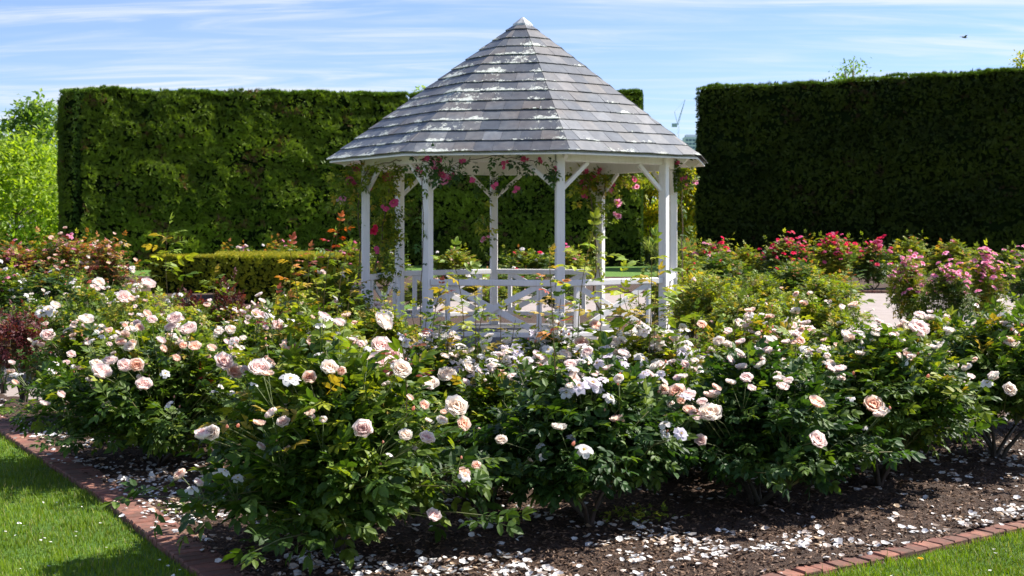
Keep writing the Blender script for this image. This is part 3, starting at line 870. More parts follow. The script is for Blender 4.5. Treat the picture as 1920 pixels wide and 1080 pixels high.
class BushShape:
    """canes, leaf positions and twig tips of one rose bush, in its own frame"""
    def __init__(s, seed, rx, ry, h, low, twigs, per, leaf, pal, tip_pal='fresh', tip_amt=0.35, hi=False):
        r = np.random.default_rng(seed); s.r = r
        mb = MB(); P = []; D = []; U = []; tips = []; tipness = []
        forks = []
        nf = int(r.integers(3, 7)); aa0 = r.uniform(0, 6.28)
        for i in range(nf):
            a = aa0 + 2 * math.pi * i / nf + r.uniform(-.8, .8); d = r.uniform(.06, .42)
            forks.append(np.array([rx * d * math.cos(a), ry * d * math.sin(a), max(low * 0.9, 0.12) * r.uniform(.8, 1.4)]))
        for fk in forks:
            b0 = np.array([r.uniform(-.03, .03), r.uniform(-.03, .03), -0.03])
            g = r.random()
            mb.tube([tuple(q_) for q_ in bez(b0, np.array([fk[0] * .3, fk[1] * .3, fk[2] * .6]), fk, 4)], 0.017, 0.011, 5, (0.06 - .02 * g, 0.036, 0.024))
        for i in range(twigs):
            # target: lumpy dome, biased to the outside
            a = r.uniform(0, 2 * math.pi); v = r.random() ** 0.75
            el = v * math.pi / 2
            rad = (0.62 + 0.38 * r.random() ** .6)
            lump = 0.70 + 0.50 * r.random()
            if r.random() < .10: lump *= 1.25
            x = rx * math.cos(a) * math.cos(el) * rad * lump; y = ry * math.sin(a) * math.cos(el) * rad * lump
            z = low + (h - low) * (0.16 + 0.84 * math.sin(el) * rad * (0.78 + .30 * r.random()))
            if r.random() < .06: z += .16 * r.random() + .04
            tgt = np.array([x, y, z])
            fk = forks[int(np.argmin([abs(math.atan2(math.sin(a - math.atan2(f[1], f[0])), math.cos(a - math.atan2(f[1], f[0])))) for f in forks]))]
            ctl = fk * 0.5 + tgt * 0.5 + np.array([0, 0, 0.12 * h]) + r.normal(size=3) * 0.04
            pts = bez(fk, ctl, tgt, 7)
            green = r.random()
            mb.tube([tuple(q_) for q_ in pts[[0, 2, 4, 6]]], 0.0055, 0.0024, 3, (0.09 + .05 * green, 0.12, 0.035))
            tips.append(tgt)
            k = max(3, int(per * r.uniform(.7, 1.3)))
            tt = 1 - 0.72 * r.random(k) ** 1.25
            bp = (1 - tt)[:, None] ** 2 * fk + 2 * (tt * (1 - tt))[:, None] * ctl + (tt * tt)[:, None] * tgt
            dirs = r.normal(size=(k, 3)); dirs[:, 2] *= 0.45
            out = bp - np.array([0, 0, low + 0.3 * (h - low)]); out /= np.linalg.norm(out, axis=1, keepdims=True) + 1e-6
            dirs = dirs / np.linalg.norm(dirs, axis=1, keepdims=True) + out * 0.7
            P.append(bp + r.normal(size=(k, 3)) * 0.012); D.append(dirs)
            up = np.tile((0, 0, 1.0), (k, 1)) + r.normal(size=(k, 3)) * 0.38 + out * 0.35
            U.append(up); tipness.append(tt * (0.4 + 0.6 * (tgt[2] / h)))
        s.P = np.concatenate(P); s.D = np.concatenate(D); s.U = np.concatenate(U); s.tip = np.concatenate(tipness)
        n = len(s.P)
        s.P[:, 2] = np.maximum(s.P[:, 2], 0.05)
        s.S = leaf * (0.7 + 0.55 * r.random(n))
        base = pick(pal, n, r); alt = pick(tip_pal, n, r)
        use = (s.tip > (0.72 if tip_amt < .7 else .45)) & (r.random(n) < tip_amt)
        base[use] = alt[use]; s.C = base
        s.R = frames(s.D, s.U)
        s.tips = np.array(tips); s.mb = mb; s.hi = hi
        s.h = h; s.rx = rx; s.ry = ry; s.pal = pal; s.low = low

SHOOT_CACHE = {}
def shoot_mesh(seed, length, pal, leaf, stemcol=(0.16, 0.12, 0.05), n=9, hi=True):
    n = int(7 + length * 11)
    r = np.random.default_rng(seed); parts = []
    mb = MB()
    a = np.zeros(3); c = np.array([r.uniform(-.08, .08), r.uniform(-.08, .08), 1.0]) * length
    b = np.array([r.uniform(-.1, .1), r.uniform(-.1, .1), 0.5]) * length
    pts = bez(a, b, c, 8); mb.tube([tuple(q_) for q_ in pts], 0.0045, 0.002, 4, stemcol)
    Vs = np.concatenate(mb.V)
    F = [np.array(mb.F4), np.array(mb.F3)]
    parts.append((Vs, F, np.concatenate(mb.C)))
    t = np.linspace(0.25, 1.0, n); P = (1 - t)[:, None] ** 2 * a + 2 * (t * (1 - t))[:, None] * b + (t * t)[:, None] * c
    az = np.arange(n) * 2.4 + r.random(); D = np.stack([np.cos(az), np.sin(az), 0.35 - 0.2 * r.random(n)], 1)
    D[-1] = (0.2, 0.1, 1)
    U = np.tile((0, 0, 1.0), (n, 1)) + r.normal(size=(n, 3)) * 0.3
    S = 1.75 * leaf * (1.1 - 0.45 * t) * (0.8 + .4 * r.random(n))
    src = COMP_HI if hi else COMP_LO
    C_ = pick(pal, n, r)
    lowc = pick('fresh', n, r); k = t < 0.5; C_[k] = lowc[k]
    for v in range(3):
        s_ = np.arange(n) % 3 == v
        tv, tf, tcv = src[v]
        parts.append(bake(tv, tf, frames(D, U)[s_], P[s_], S[s_], C_[s_], tcv))
    V, Fj, C = join(parts)
    return mesh_np('young_shoot', V, Fj, M['leaf'], C)

PROTO = {}
def foliage_mesh(shape, mask=None):
    n = len(shape.P); parts = []
    src = COMP_HI if shape.hi else COMP_LO
    for v in range(3):
        s_ = (np.arange(n) % 3 == v)
        if mask is not None: s_ &= mask
        if not s_.any(): continue
        tv, tf, tcv = src[v]
        parts.append(bake(tv, tf, shape.R[s_], shape.P[s_], shape.S[s_], shape.C[s_], tcv))
    V, F, C = join(parts)
    return mesh_np('foliage', V, F, M['leaf'], C)

BUSHES = []
def rand_dir(rr):
    """mostly upward, leaning to any side"""
    return Vector((rr.gauss(.15, .5), rr.gauss(-.15, .45), 1.0)).normalized()
FLS = [1.0]
def put_flower(root, kind, p, diam, d, rr, name=None):
    me = rr.choice(FL[kind])
    o = link(name or ('bud' if kind == 'bud' else 'rose_flower'), me, root)
    o.location = p
    q_ = Vector(d).to_track_quat('Z', 'Y'); o.rotation_mode = 'QUATERNION'
    o.rotation_quaternion = q_ @ Matrix.Rotation(rr.uniform(0, 6.28), 4, 'Z').to_quaternion()
    s_ = diam * FLS[0] * rr.uniform(.93, 1.07); o.scale = (s_, s_, s_ * rr.uniform(.85, 1.05))
    return o

def own_bush(seed, px, Y, rx, h, low, twigs, per, leaf, pal, label, fkinds, nfl, fsize, group, tip='fresh', tip_amt=.35, ry=None, hi=True, n_leaf_obj=200, explicit=(), shoots=()):
    x = gx(px, Y) if px is not None else 0
    ry = ry or rx * 0.85
    sh = BushShape(seed, rx, ry, h, low, twigs, per, leaf, pal, tip, tip_amt, hi)
    root = thing('rose_bush', label, 'rose bush', (x, Y, 0.02), group=group)
    rr = random.Random(seed)
    # individual leaves: the ones nearest the camera
    mask = np.ones(len(sh.P), bool)
    if n_leaf_obj:
        key = sh.P[:, 1] - 0.35 * sh.P[:, 2] - 0.6 * np.linalg.norm(sh.P[:, :2], axis=1)
        order = np.argsort(key)[: n_leaf_obj * 2]
        chosen = order[::2]; mask[chosen] = False
        ms = leaf_mesh_variants(pal)
        alt = leaf_mesh_variants(tip)
        for i in chosen:
            me = rr.choice(alt if (sh.tip[i] > .72 and rr.random() < tip_amt) else ms)
            o = link('leaf', me, root)
            mt = Matrix([list(sh.R[i][q_]) for q_ in range(3)])
            o.rotation_mode = 'QUATERNION'; o.rotation_quaternion = mt.to_quaternion()
            o.location = tuple(sh.P[i]); s_ = float(sh.S[i]); o.scale = (s_, s_, s_)
    fo = link('foliage', foliage_mesh(sh, mask), root)
    if n_leaf_obj: fo['kind'] = 'stuff'
    # flowers: explicit ones carry their own stalk
    for (fpx, fpy, dpx, kind) in explicit:
        dep = -ry * 0.92 if fpy > HZ + FPX * (EYE - h * .8) / Y else -ry * 0.5
        yy = Y + dep + rr.uniform(-.05, .05)
        wp = at(fpx, fpy, yy); p = Vector((wp.x - x, wp.y - Y, wp.z - 0.02))
        diam = dpx / FPX * yy * 1.06
        d = Vector((p.x / rx * .4 + .18 + rr.gauss(0, .22), -0.60 + rr.gauss(0, .22), 0.80 + rr.gauss(0, .15)))
        put_flower(root, kind, p, diam, d.normalized(), rr)
        q0 = p * 0.45 + Vector((0, 0, 0.0)); q0.z = max(0.1, p.z * 0.6)
        sh.mb.tube([tuple(q0), tuple((q0 + p) / 2 + Vector((0, 0, .04))), tuple(p - d.normalized() * diam * .15)], 0.0035, 0.002, 4, (0.12, 0.13, 0.04))
    tips = [t_ for t_ in sh.tips if t_[1] < ry * .5 and t_[2] > sh.low + (h - sh.low) * .35]
    rr.shuffle(tips)
    for i in range(min(nfl, len(tips) * 2)):
        t0_ = Vector(tips[(i // 3) % len(tips)]); out_ = Vector((t0_.x / rx * .8, t0_.y / ry * .7 - .25, 1.0)).normalized()
        t_ = t0_ + out_ * rr.uniform(.35, 1.05) * (leaf + .03) + Vector((rr.uniform(-.06, .06), rr.uniform(-.06, .06), rr.uniform(-.02, .03)))
        sh.mb.tube([tuple(t0_ - out_ * .05), tuple(t_)], 0.0025, 0.0018, 3, (0.12, 0.15, 0.04))
        kind = rr.choice(fkinds)
        ds = fsize * (0.45 if kind == 'bud' else rr.uniform(.7, 1.25))
        put_flower(root, kind, t_, ds, rand_dir(rr), rr)
    for (spx, top, base_h, spal, lf) in shoots:
        yy = Y + rr.uniform(-.25, .1)
        tp = at(spx, top, yy); b0 = Vector((tp.x - x, yy - Y, base_h))
        ln_ = tp.z - 0.02 - base_h
        o = link('young_shoot', shoot_mesh(rr.randrange(10 ** 6), ln_, spal, lf), root, b0)
    link('canes', sh.mb.mesh('canes', M['cane'], True, True), root)
    return root

G1 = 'rose bushes in the front bed'
ex = {}
allfl = [
 # px, py, diameter px, kind, bush key
 (278,532,26,'blush','M'),(233,558,26,'blush','M'),(185,530,24,'cream','M2'),(162,598,28,'cream','F'),(328,598,28,'blush','F'),(320,614,22,'blush','F'),(355,618,32,'blush','F'),
 (90,580,24,'white','M3'),(104,572,20,'cream','M3'),(76,586,18,'white','M3'),(90,630,26,'blush','G'),(205,620,14,'peach','F'),(261,615,18,'peach','F'),(285,600,20,'blush','F'),(191,630,12,'white','F'),
 (226,643,22,'peach','F'),(243,650,22,'cream','F'),(365,651,26,'peach','F'),(343,648,16,'peach','F'),(418,679,35,'blush','F'),(438,698,31,'peach','F'),(486,692,40,'blush','A'),(461,697,22,'blush','F'),
 (206,678,30,'blush','F'),(190,698,34,'blush','F'),(235,687,29,'blush','F'),(256,685,28,'peach','F'),(180,682,22,'cream','F'),(270,722,28,'blush','F'),(543,655,37,'peach','A2'),(586,643,29,'peach','A2'),
 (618,689,34,'cream','A'),(640,696,17,'peach','A'),(580,708,28,'peach','A'),(545,708,36,'white','A'),(485,590,26,'blush','N'),(505,586,26,'white','N'),(432,618,22,'cream','N'),(520,610,24,'blush','N'),(410,622,20,'cream','N'),
 (330,672,16,'peach','F'),(310,700,18,'white','F'),(380,815,32,'blush','A'),(397,812,30,'cream','A'),(426,800,13,'bud','A'),(446,798,14,'bud','A'),(680,805,36,'blush','A'),(720,602,42,'cream','A2'),
 (715,650,38,'blush','A2'),(708,680,34,'blush','A2'),(752,692,38,'cream','A'),(735,668,40,'blush','A2'),(805,718,34,'cream','B0'),(838,702,38,'cream','B0'),(856,762,46,'cream','A'),(795,760,20,'peach','A'),(768,746,15,'peach','A'),
 (775,766,13,'bud','A'),(829,788,22,'cream','A'),(868,795,28,'peach','A'),(760,815,28,'cream','A'),(800,822,28,'blush','A'),(940,825,24,'cream','B'),(893,873,18,'peach','A'),(812,967,28,'blush','A'),
 (985,690,36,'cream','C0'),(1012,677,36,'cream','C0'),(1050,700,30,'white','C0'),(950,733,24,'white','B0'),(905,690,26,'white','B0'),(930,680,22,'white','B0'),(880,690,24,'cream','B0'),(1085,677,32,'lilac','C0'),(1112,672,40,'lilac','C0'),
 (1168,690,32,'white','C0'),(1207,672,36,'white','C1'),(1240,676,36,'white','C1'),(1085,722,38,'lilac','B'),(1112,716,40,'lilac','B'),(1145,745,26,'white','B'),(1062,736,22,'white','B'),(1095,842,32,'white','B'),(1075,832,14,'bud','B'),
 (1028,655,22,'white','C0'),(1060,664,24,'cream','C0'),(1140,655,26,'lilac','C0'),(970,665,22,'white','C0'),(1245,730,20,'peach','C'),(1270,736,34,'peach','C'),(1290,742,28,'blush','C'),(1277,752,18,'peach','C'),(1292,769,24,'peach','C'),
 (1333,774,42,'cream','C'),(1313,826,22,'blush','C'),(1278,812,26,'lilac','B'),(1325,713,24,'white','C2'),(1465,707,24,'cream','C2'),(1530,756,32,'peach','C'),(1637,761,42,'peach','D'),(1532,826,36,'blush','C'),(1620,800,16,'white','D'),
 (1722,617,38,'blush','D2'),(1488,611,38,'cream','M5'),(1462,623,26,'white','M5'),(1516,622,26,'blush','M5'),(1580,577,18,'cream','M5'),(1750,652,24,'cream','D2'),(1690,642,18,'cream','D2'),(1625,660,16,'white','C2'),
 (1893,730,26,'cream','E'),(1905,632,26,'blush','E2'),(1860,660,24,'cream','E2'),(1840,648,18,'peach','E2'),(1665,612,16,'cream','D2'),(1380,660,24,'white','C2'),(1435,600,14,'peach','M5'),(1395,616,16,'peach','M5'),
 (1515,655,28,'white','C2'),(1570,650,18,'peach','C2'),(1740,705,13,'bud','D'),(1500,640,18,'peach','C2'),(1440,640,18,'peach','C2'),(1660,640,22,'cream','D2'),(1780,668,16,'cream','D2'),(1600,700,14,'bud','D'),(1385,700,13,'bud','C2'),
 (1595,745,18,'white','D'),(1840,800,14,'white','E'),(1115,610,24,'peach','C1'),(1090,645,28,'peach','C1'),(1150,640,22,'cream','C1'),
]
for f_ in allfl: ex.setdefault(f_[4], []).append(f_[:4])
B_ = ['blush', 'cream', 'white', 'peach', 'bud']
BP = ['blush', 'cream', 'cream', 'peach', 'blush', 'white', 'bud']
# key, px, Y, rx, h, low, twigs, per, leaf, pal, label, flowers, nfl, fsize, leaf objects, shoots
front = [
 ('A', 630, 6.6, .84, .98, .05, 220, 14, .18, 'green', 'largest nearest rose bush, blush roses, leaves down to the mulch, lower left of centre', B_, 75, .055, 260, [(520,690,.6,'shoot',.09),(760,640,.65,'bronze',.09)]),
 ('B', 1105, 7.2, .72, .86, .20, 180, 14, .155, 'dark', 'front rose bush on a bare trunk with lilac-white blooms, centre of the bed', ['white','lilac','blush','bud','peach','cream'], 80, .068, 240, [(1045,490,.55,'orange',.085)]),
 ('C', 1420, 7.7, .76, .88, .15, 180, 14, .155, 'dark', 'front rose bush right of centre with peach blooms on its left side', BP, 60, .066, 240, []),
 ('D', 1650, 8.25, .76, .94, .22, 175, 14, .155, 'green', 'rose bush on spreading bare canes with one large peach rose on its front', BP, 60, .066, 220, []),
 ('E', 1870, 9.2, .82, .98, .30, 160, 15, .165, 'green', 'rightmost rose bush of the front row, above a short grey trunk', BP, 54, .066, 200, []),
 ('F', 300, 9.1, .98, .93, .12, 220, 16, .155, 'green', 'wide rose bush with pairs of big pink blooms above the left petal-strewn mulch', B_, 130, .058, 240, [(345,690,.45,'red',.09),(330,700,.4,'burgundy',.1),(372,705,.45,'red',.08)]),
 ('A2', 600, 8.5, .66, 1.02, .15, 150, 15, .15, 'fresh', 'rose bush with tall leggy yellow-green shoots behind the largest bush', B_, 80, .058, 120, [(590,500,.8,'shoot',.10),(640,480,.8,'fresh',.11),(560,470,.8,'orange',.09),(610,450,.85,'fresh',.09),(560,560,.7,'fresh',.1),(655,540,.7,'fresh',.1),(530,560,.7,'bronze',.1)]),
 ('B0', 830, 8.9, .76, .83, .12, 160, 15, .145, 'green', 'low rose bush of cream and white blooms below the front left post of the gazebo', ['white','cream','lilac','white'], 150, .078, 80, [(862,482,.6,'shoot',.13),(845,560,.6,'shoot',.09),(800,590,.5,'fresh',.09),(900,570,.5,'fresh',.10),(930,590,.5,'fresh',.10),(810,540,.5,'bronze',.08),(880,535,.5,'fresh',.10),(780,585,.5,'shoot',.09)]),
 ('C0', 1035, 9.2, .76, .82, .12, 160, 15, .145, 'green', 'low rose bush heaped with white and lilac blooms in front of the gazebo floor', ['white','lilac','white','bud','cream'], 220, .084, 80, [(1088,440,.55,'shoot',.16),(1045,560,.5,'fresh',.09),(960,600,.5,'fresh',.08),(1003,545,.5,'fresh',.11),(1070,590,.5,'fresh',.10)]),
 ('C1', 1225, 9.2, .70, .84, .12, 150, 15, .145, 'fresh', 'rose bush with white clusters and tall leafy shoots before the right front post', ['white','peach','cream','lilac','white'], 160, .080, 80, [(1212,475,.55,'shoot',.20),(1180,560,.6,'fresh',.1),(1150,600,.6,'fresh',.09),(1130,540,.5,'shoot',.11),(1165,520,.5,'shoot',.10),(1195,545,.5,'fresh',.12),(1238,530,.5,'shoot',.11),(1250,590,.5,'fresh',.09)]),
 ('C2', 1430, 9.6, .80, .94, .15, 160, 16, .145, 'fresh', 'bright leafy rose bush with small scattered blooms behind the front right bushes', BP, 120, .070, 80, [(1380,570,.7,'shoot',.09),(1300,590,.6,'fresh',.1)]),
 ('L1', 925, 7.9, .50, .72, .1, 110, 18, .12, 'green', 'low rose bush filling the shaded gap left of the bare-trunked central bush', BP, 34, .064, 60, []),
 ('L2', 1272, 8.5, .52, .76, .1, 110, 18, .12, 'green', 'low rose bush filling the gap right of the bare-trunked central bush', BP, 34, .064, 60, []),
 ('L3', 1545, 8.9, .52, .84, .12, 110, 18, .12, 'green', 'rose bush wedged between the two front bushes with peach blooms on the right', BP, 34, .064, 60, []),
 ('D1', 1590, 9.8, .60, .92, .2, 120, 18, .12, 'green', 'green rose bush squeezed between the cream-clustered bush and the one with the round blush rose', BP, 50, .066, 60, [(1560,600,.6,'fresh',.1)]),
 ('D2', 1740, 10.2, .74, .90, .25, 140, 18, .12, 'fresh', 'rose bush topped by one round blush rose, right of the gazebo near the path', BP, 64, .07, 60, []),
 ('E2', 1925, 10.8, .8, .95, .3, 130, 17, .12, 'green', 'rose bush at the right photo edge behind the front row', B_, 40, .058, 40, [(1860,640,.6,'fresh',.1)]),
 ('G', 170, 11.0, .60, .86, .15, 120, 17, .115, 'green', 'leftmost green rose bush of the front bed beside the dark red shrub', B_, 26, .055, 60, []),
 ('N', 470, 10.4, .80, .95, .15, 150, 17, .115, 'green', 'rose bush dotted with many white roses behind the wide left bush', ['white','cream','blush','bud'], 80, .058, 60, []),
 ('F2', 290, 11.0, .80, .92, .15, 130, 17, .115, 'fresh', 'rose bush with small cream roses behind the wide left bush', ['white','cream','blush','peach'], 50, .058, 40, []),
]
for i, (key, px, Y, rx, h, low, tw, per, lf, pal, label, fk, nfl, fs, nlo, shoots) in enumerate(front):
    own_bush(100 + i, px, Y, rx, h, low, tw, per, lf, pal, label, fk, nfl, fs, G1, n_leaf_obj=nlo, explicit=ex.get(key, ()), shoots=shoots, hi=(Y < 9.0), tip='fresh' if pal != 'dark' else 'green', tip_amt=.4)

G2 = 'rose bushes in the planted ring round the gazebo'
ring = [
 ('M', 260, 14.3, .75, .98, 'fresh', 'rose bush with two round blush roses held high, left of the gazebo', ['cream','blush','white'], 34, .065, []),
 ('M2', 165, 15.6, .75, .95, 'green', 'white-flowered rose bush in front of the reddish bushes on the left', ['white','cream','bud'], 40, .065, []),
 ('M3', 70, 14.4, .7, .84, 'green', 'white-clustered rose bush above the dark red shrub at the left edge', ['white','cream'], 34, .06, []),
 ('M4', 400, 15.0, .75, .80, 'fresh', 'yellow-green rose bush below the clipped golden hedge', ['white','cream','blush'], 18, .055, [(315,432,.85,'shoot',.20),(400,520,.8,'fresh',.14)]),
 ('M6', 535, 15.4, .6, .84, 'fresh', 'leafy rose bush in front of the right end of the golden hedge', ['white','cream'], 16, .055, [(575,480,.85,'bronze',.15),(545,520,.8,'shoot',.12)]),
 ('M7', 632, 15.9, .5, 1.12, 'fresh', 'tall rose bush with red new shoots beside the left gazebo posts', ['cream','blush','white'], 14, .08, [(630,425,.95,'red',.14),(668,520,.8,'fresh',.12)]),
 ('M8', 715, 14.2, .42, .72, 'fresh', 'small yellow-green rose bush at the left entrance of the gazebo', ['white','peach'], 12, .06, [(740,560,.5,'shoot',.1)]),
 ('M9', 1320, 16.6, .62, 1.05, 'fresh', 'yellow-green rose bush just right of the right gazebo posts', ['peach','bud','cream'], 12, .05, [(1290,540,.7,'shoot',.12)]),
 ('M5', 1500, 14.0, .62, .90, 'fresh', 'rose bush with a large cream and pink cluster right of the gazebo', ['cream','peach','bud'], 14, .05, [(1595,500,.7,'fresh',.14)]),
 ('M10', 1420, 18.0, .7, .98, 'fresh', 'pale leafy rose bush between gazebo and red-flowered bushes', ['bud','peach'], 10, .05, []),
 ('M12', 1275, 19.5, .7, 1.0, 'fresh', 'leafy rose bush seen behind the right front gazebo post', ['bud','peach'], 10, .05, []),
 ('M14', 1400, 15.2, .62, .90, 'fresh', 'leafy bush just behind the cream and pink cluster right of the gazebo', ['cream','peach','bud'], 12, .05, []),
 ('M11', 1540, 19.0, .6, .86, 'fresh', 'low leafy rose bush left of the pink-flowered bushes', ['bud','cream'], 8, .05, [(1530,505,.7,'shoot',.13)]),
]
for i, (key, px, Y, rx, h, pal, label, fk, nfl, fs, shoots) in enumerate(ring):
    own_bush(200 + i, px, Y, rx * 1.2, h, .15, 110, 16, .125, pal, label, fk, nfl, fs, G2, n_leaf_obj=0, explicit=ex.get(key, ()), shoots=shoots, hi=False, tip='shoot', tip_amt=.3)

# further bushes: four shapes, copied with their parts
def proto_bush(seed, pal, tip, tip_amt=.35, rx=.6, h=1.2, low=.15, leaf=.15, twigs=100, per=11):
    sh = BushShape(seed, rx, rx * .85, h, low, twigs, per, leaf, pal, tip, tip_amt, False)
    return foliage_mesh(sh), sh.mb.mesh('canes', M['cane'], True, True), sh
SH_CACHE = []
PB = {
    'fresh': proto_bush(301, 'fresh', 'shoot'), 'green': proto_bush(302, 'green', 'fresh', .5),
    'bronze': proto_bush(303, 'green', 'rosy', .71), 'burgundy': proto_bush(304, 'burgundy', 'burgundy', 0, .5, .75, .25, .10, 60, 12),
    'dark': proto_bush(305, 'dark', 'fresh', .3),
}
def far_bush(seed, px, Y, w, h, pal, label, fk, nfl, fs, group, name='rose_bush', cat='rose bush'):
    fm, cm, sh = PB[pal]
    root = thing(name, label, cat, (gx(px, Y), Y, 0.02), rotz=0, group=group)
    rz = random.Random(seed).uniform(0, 6.28)
    sx = w / sh.rx; sz = h / sh.h
    for nm, me in (('foliage', fm), ('canes', cm)):
        o = link(nm, me, root, rot=(0, 0, rz), scale=(sx, sx, sz))
    rr = random.Random(seed); Rz = Matrix.Rotation(rz, 3, 'Z')
    if name == 'rose_bush':
        if not SH_CACHE:
            for q_ in range(4): SH_CACHE.append(shoot_mesh(900 + q_, .75, ('fresh', 'shoot', 'fresh', 'orange')[q_], .13, hi=False))
        for q_ in range(5):
            a_ = rr.uniform(0, 6.28); d_ = rr.uniform(.1, .75) * w
            o = link('young_shoot', rr.choice(SH_CACHE), root, (d_ * math.cos(a_), d_ * math.sin(a_) * .8, h * rr.uniform(.40, .58)), (rr.gauss(0, .25), rr.gauss(0, .25), rr.uniform(0, 6.28)), rr.uniform(.7, 1.05) * max(.6, h / 1.25))
    tips = [Rz @ Vector((t_[0] * sx, t_[1] * sx, t_[2] * sz)) for t_ in sh.tips]
    tips = [t_ for t_ in tips if t_.y < w * .4 and t_.z > h * .45]
    rr.shuffle(tips)
    for i in range(nfl):
        t_ = tips[i % len(tips)] * 1.05 + Vector((rr.gauss(0, .06), rr.gauss(-.04, .04), rr.uniform(.02, .15)))
        kind = rr.choice(fk)
        put_flower(root, kind, t_, fs * rr.uniform(.7, 1.2) * (.5 if kind == 'bud' else 1), rand_dir(rr), rr)
    return root
G3 = 'rose bushes in the beds beyond the path'
far = [
 (30, 26.5, .95, 1.36, 'bronze', 'bronze-leaved rose bush at the left edge below the lime tree', ['pink','bud'], 34, .095),
 (118, 27, .95, 1.50, 'bronze', 'tallest bronze-leaved rose bush below the left corner of the tall hedge', ['pink','peach'], 34, .095),
 (195, 26, .75, 1.42, 'bronze', 'bronze and green rose bush nearest the golden hedge', ['peach','cream'], 34, .095),
 (10, 21, .8, 1.02, 'green', 'green rose bush at the left edge in front of the bronze bushes', ['pink','white'], 22, .085),
 (110, 20.5, .9, .98, 'dark', 'dark green low rose bush in front of the bronze bushes', ['white'], 8, .07),
 (455, 37, .9, 1.12, 'green', 'rose bush peeping over the middle of the golden hedge', ['pink','blush'], 12, .12),
 (535, 38, .9, 1.16, 'green', 'rose bush peeping over the right part of the golden hedge', ['pink','white'], 8, .12),
 (655, 35, .9, 1.18, 'fresh', 'rose bush with pink blooms seen left of the gazebo posts', ['pink','magenta'], 12, .12),
 (722, 36, .9, 1.06, 'green', 'pale-flowered rose bush seen between the left gazebo posts', ['white'], 14, .11),
 (850, 37, 1.0, .98, 'fresh', 'bush seen through the gazebo left of its middle back post', ['white','peach'], 12, .1),
 (880, 30, .9, .62, 'fresh', 'low bush seen through the railing left of the middle back post', ['white','peach'], 12, .1),
 (800, 25.5, .8, .66, 'fresh', 'low leafy bush behind the railing between the left posts and the front left post', ['white','peach'], 14, .07),
 (935, 24.8, .6, .55, 'fresh', 'lowest bush behind the back railing at the middle back post', ['peach','pink'], 10, .06),
 (1050, 25.5, .7, .66, 'green', 'low bush behind the back railing near the front right post', ['pink','white'], 10, .07),
 (985, 34, .9, 1.08, 'green', 'bush with one red bloom right of the middle back post', ['white','red'], 9, .13),
 (1065, 33, .8, 1.10, 'fresh', 'bush with pink blooms behind the front right gazebo post', ['pink','magenta'], 9, .14),
 (965, 29.5, .8, .70, 'green', 'low bush seen through the railing right of the middle back post', ['white','red'], 8, .1),
 (1335, 34.5, .85, 1.28, 'fresh', 'pink-flowered rose bush below the left end of the dark right hedge', ['pink','pink','red'], 44, .14),
 (1400, 33.8, .62, 1.16, 'fresh', 'narrow yellow-green bush between pink and red rose bushes', ['red'], 5, .11),
 (1478, 33.6, .9, 1.38, 'green', 'left one of the two big red-flowered rose bushes before the dark hedge', ['red','red','magenta'], 80, .125),
 (1565, 34, 1.0, 1.40, 'fresh', 'right one of the two big red-flowered rose bushes before the dark hedge', ['red','magenta','red'], 86, .125),
 (1640, 34.4, .7, 1.26, 'green', 'small red-flowered rose bush at the right end of the red group', ['red','magenta'], 34, .15),
 (1706, 35.5, .9, 1.34, 'fresh', 'yellow-green flowerless rose bush right of the red group', ['bud'], 6, .1),
 (1790, 35.2, .9, 1.28, 'fresh', 'yellow-green bush with a few pink buds before the dark hedge', ['pink'], 10, .12),
 (1900, 33.5, .9, 1.12, 'green', 'rose bush at the far right before the dark hedge', ['pink'], 14, .13),
 (1280, 24.5, .8, 1.06, 'fresh', 'leafy bush right behind the right gazebo posts', ['bud','red'], 8, .08),
 (1345, 27.5, .95, 1.16, 'green', 'leafy rose bush below the pink one right of the gazebo', ['bud','red'], 6, .08),
 (1490, 26, .9, 1.0, 'green', 'leafy bush in front of the red-flowered bushes', ['bud','red'], 9, .08),
 (1565, 24.2, .7, .76, 'fresh', 'low leafy bush at the left end of the visible path', ['bud'], 6, .08),
 (1700, 20.6, .52, 1.14, 'fresh', 'left bush of the three pink-flowered ones beside the path', ['pink'], 60, .10),
 (1775, 19.8, .50, 1.10, 'green', 'middle bush of the three pink-flowered ones beside the path', ['pink'], 50, .10),
 (1845, 20.6, .50, 1.2, 'fresh', 'right bush of the three pink-flowered ones beside the path', ['pink'], 60, .105),
 (1930, 24.5, .6, 1.0, 'dark', 'dark bush at the right edge beside the path', ['pink'], 10, .09),
]
for i, (px, Y, w, h, pal, label, fk, nfl, fs) in enumerate(far):
    far_bush(400 + i, px, Y, w, h, pal, label, fk, nfl, fs, G3)
G4 = 'dark red leaved shrubs'
for i, (px, Y, w, h, label) in enumerate([
    (45, 12.2, .42, .82, 'dark red barberry shrub on thin stems above the left path'),
    (5, 13.0, .45, .78, 'dark red shrub cut by the left photo edge'),
    (428, 15.0, .36, 1.0, 'dark red feathery shrub below the golden hedge'),
    (350, 16.0, .45, .82, 'dark red shrub among the roses left of the gazebo')]):
    far_bush(500 + i, px, Y, w, h, 'burgundy', label, ['bud'], 0, .05, G4, 'barberry_shrub', 'shrub')

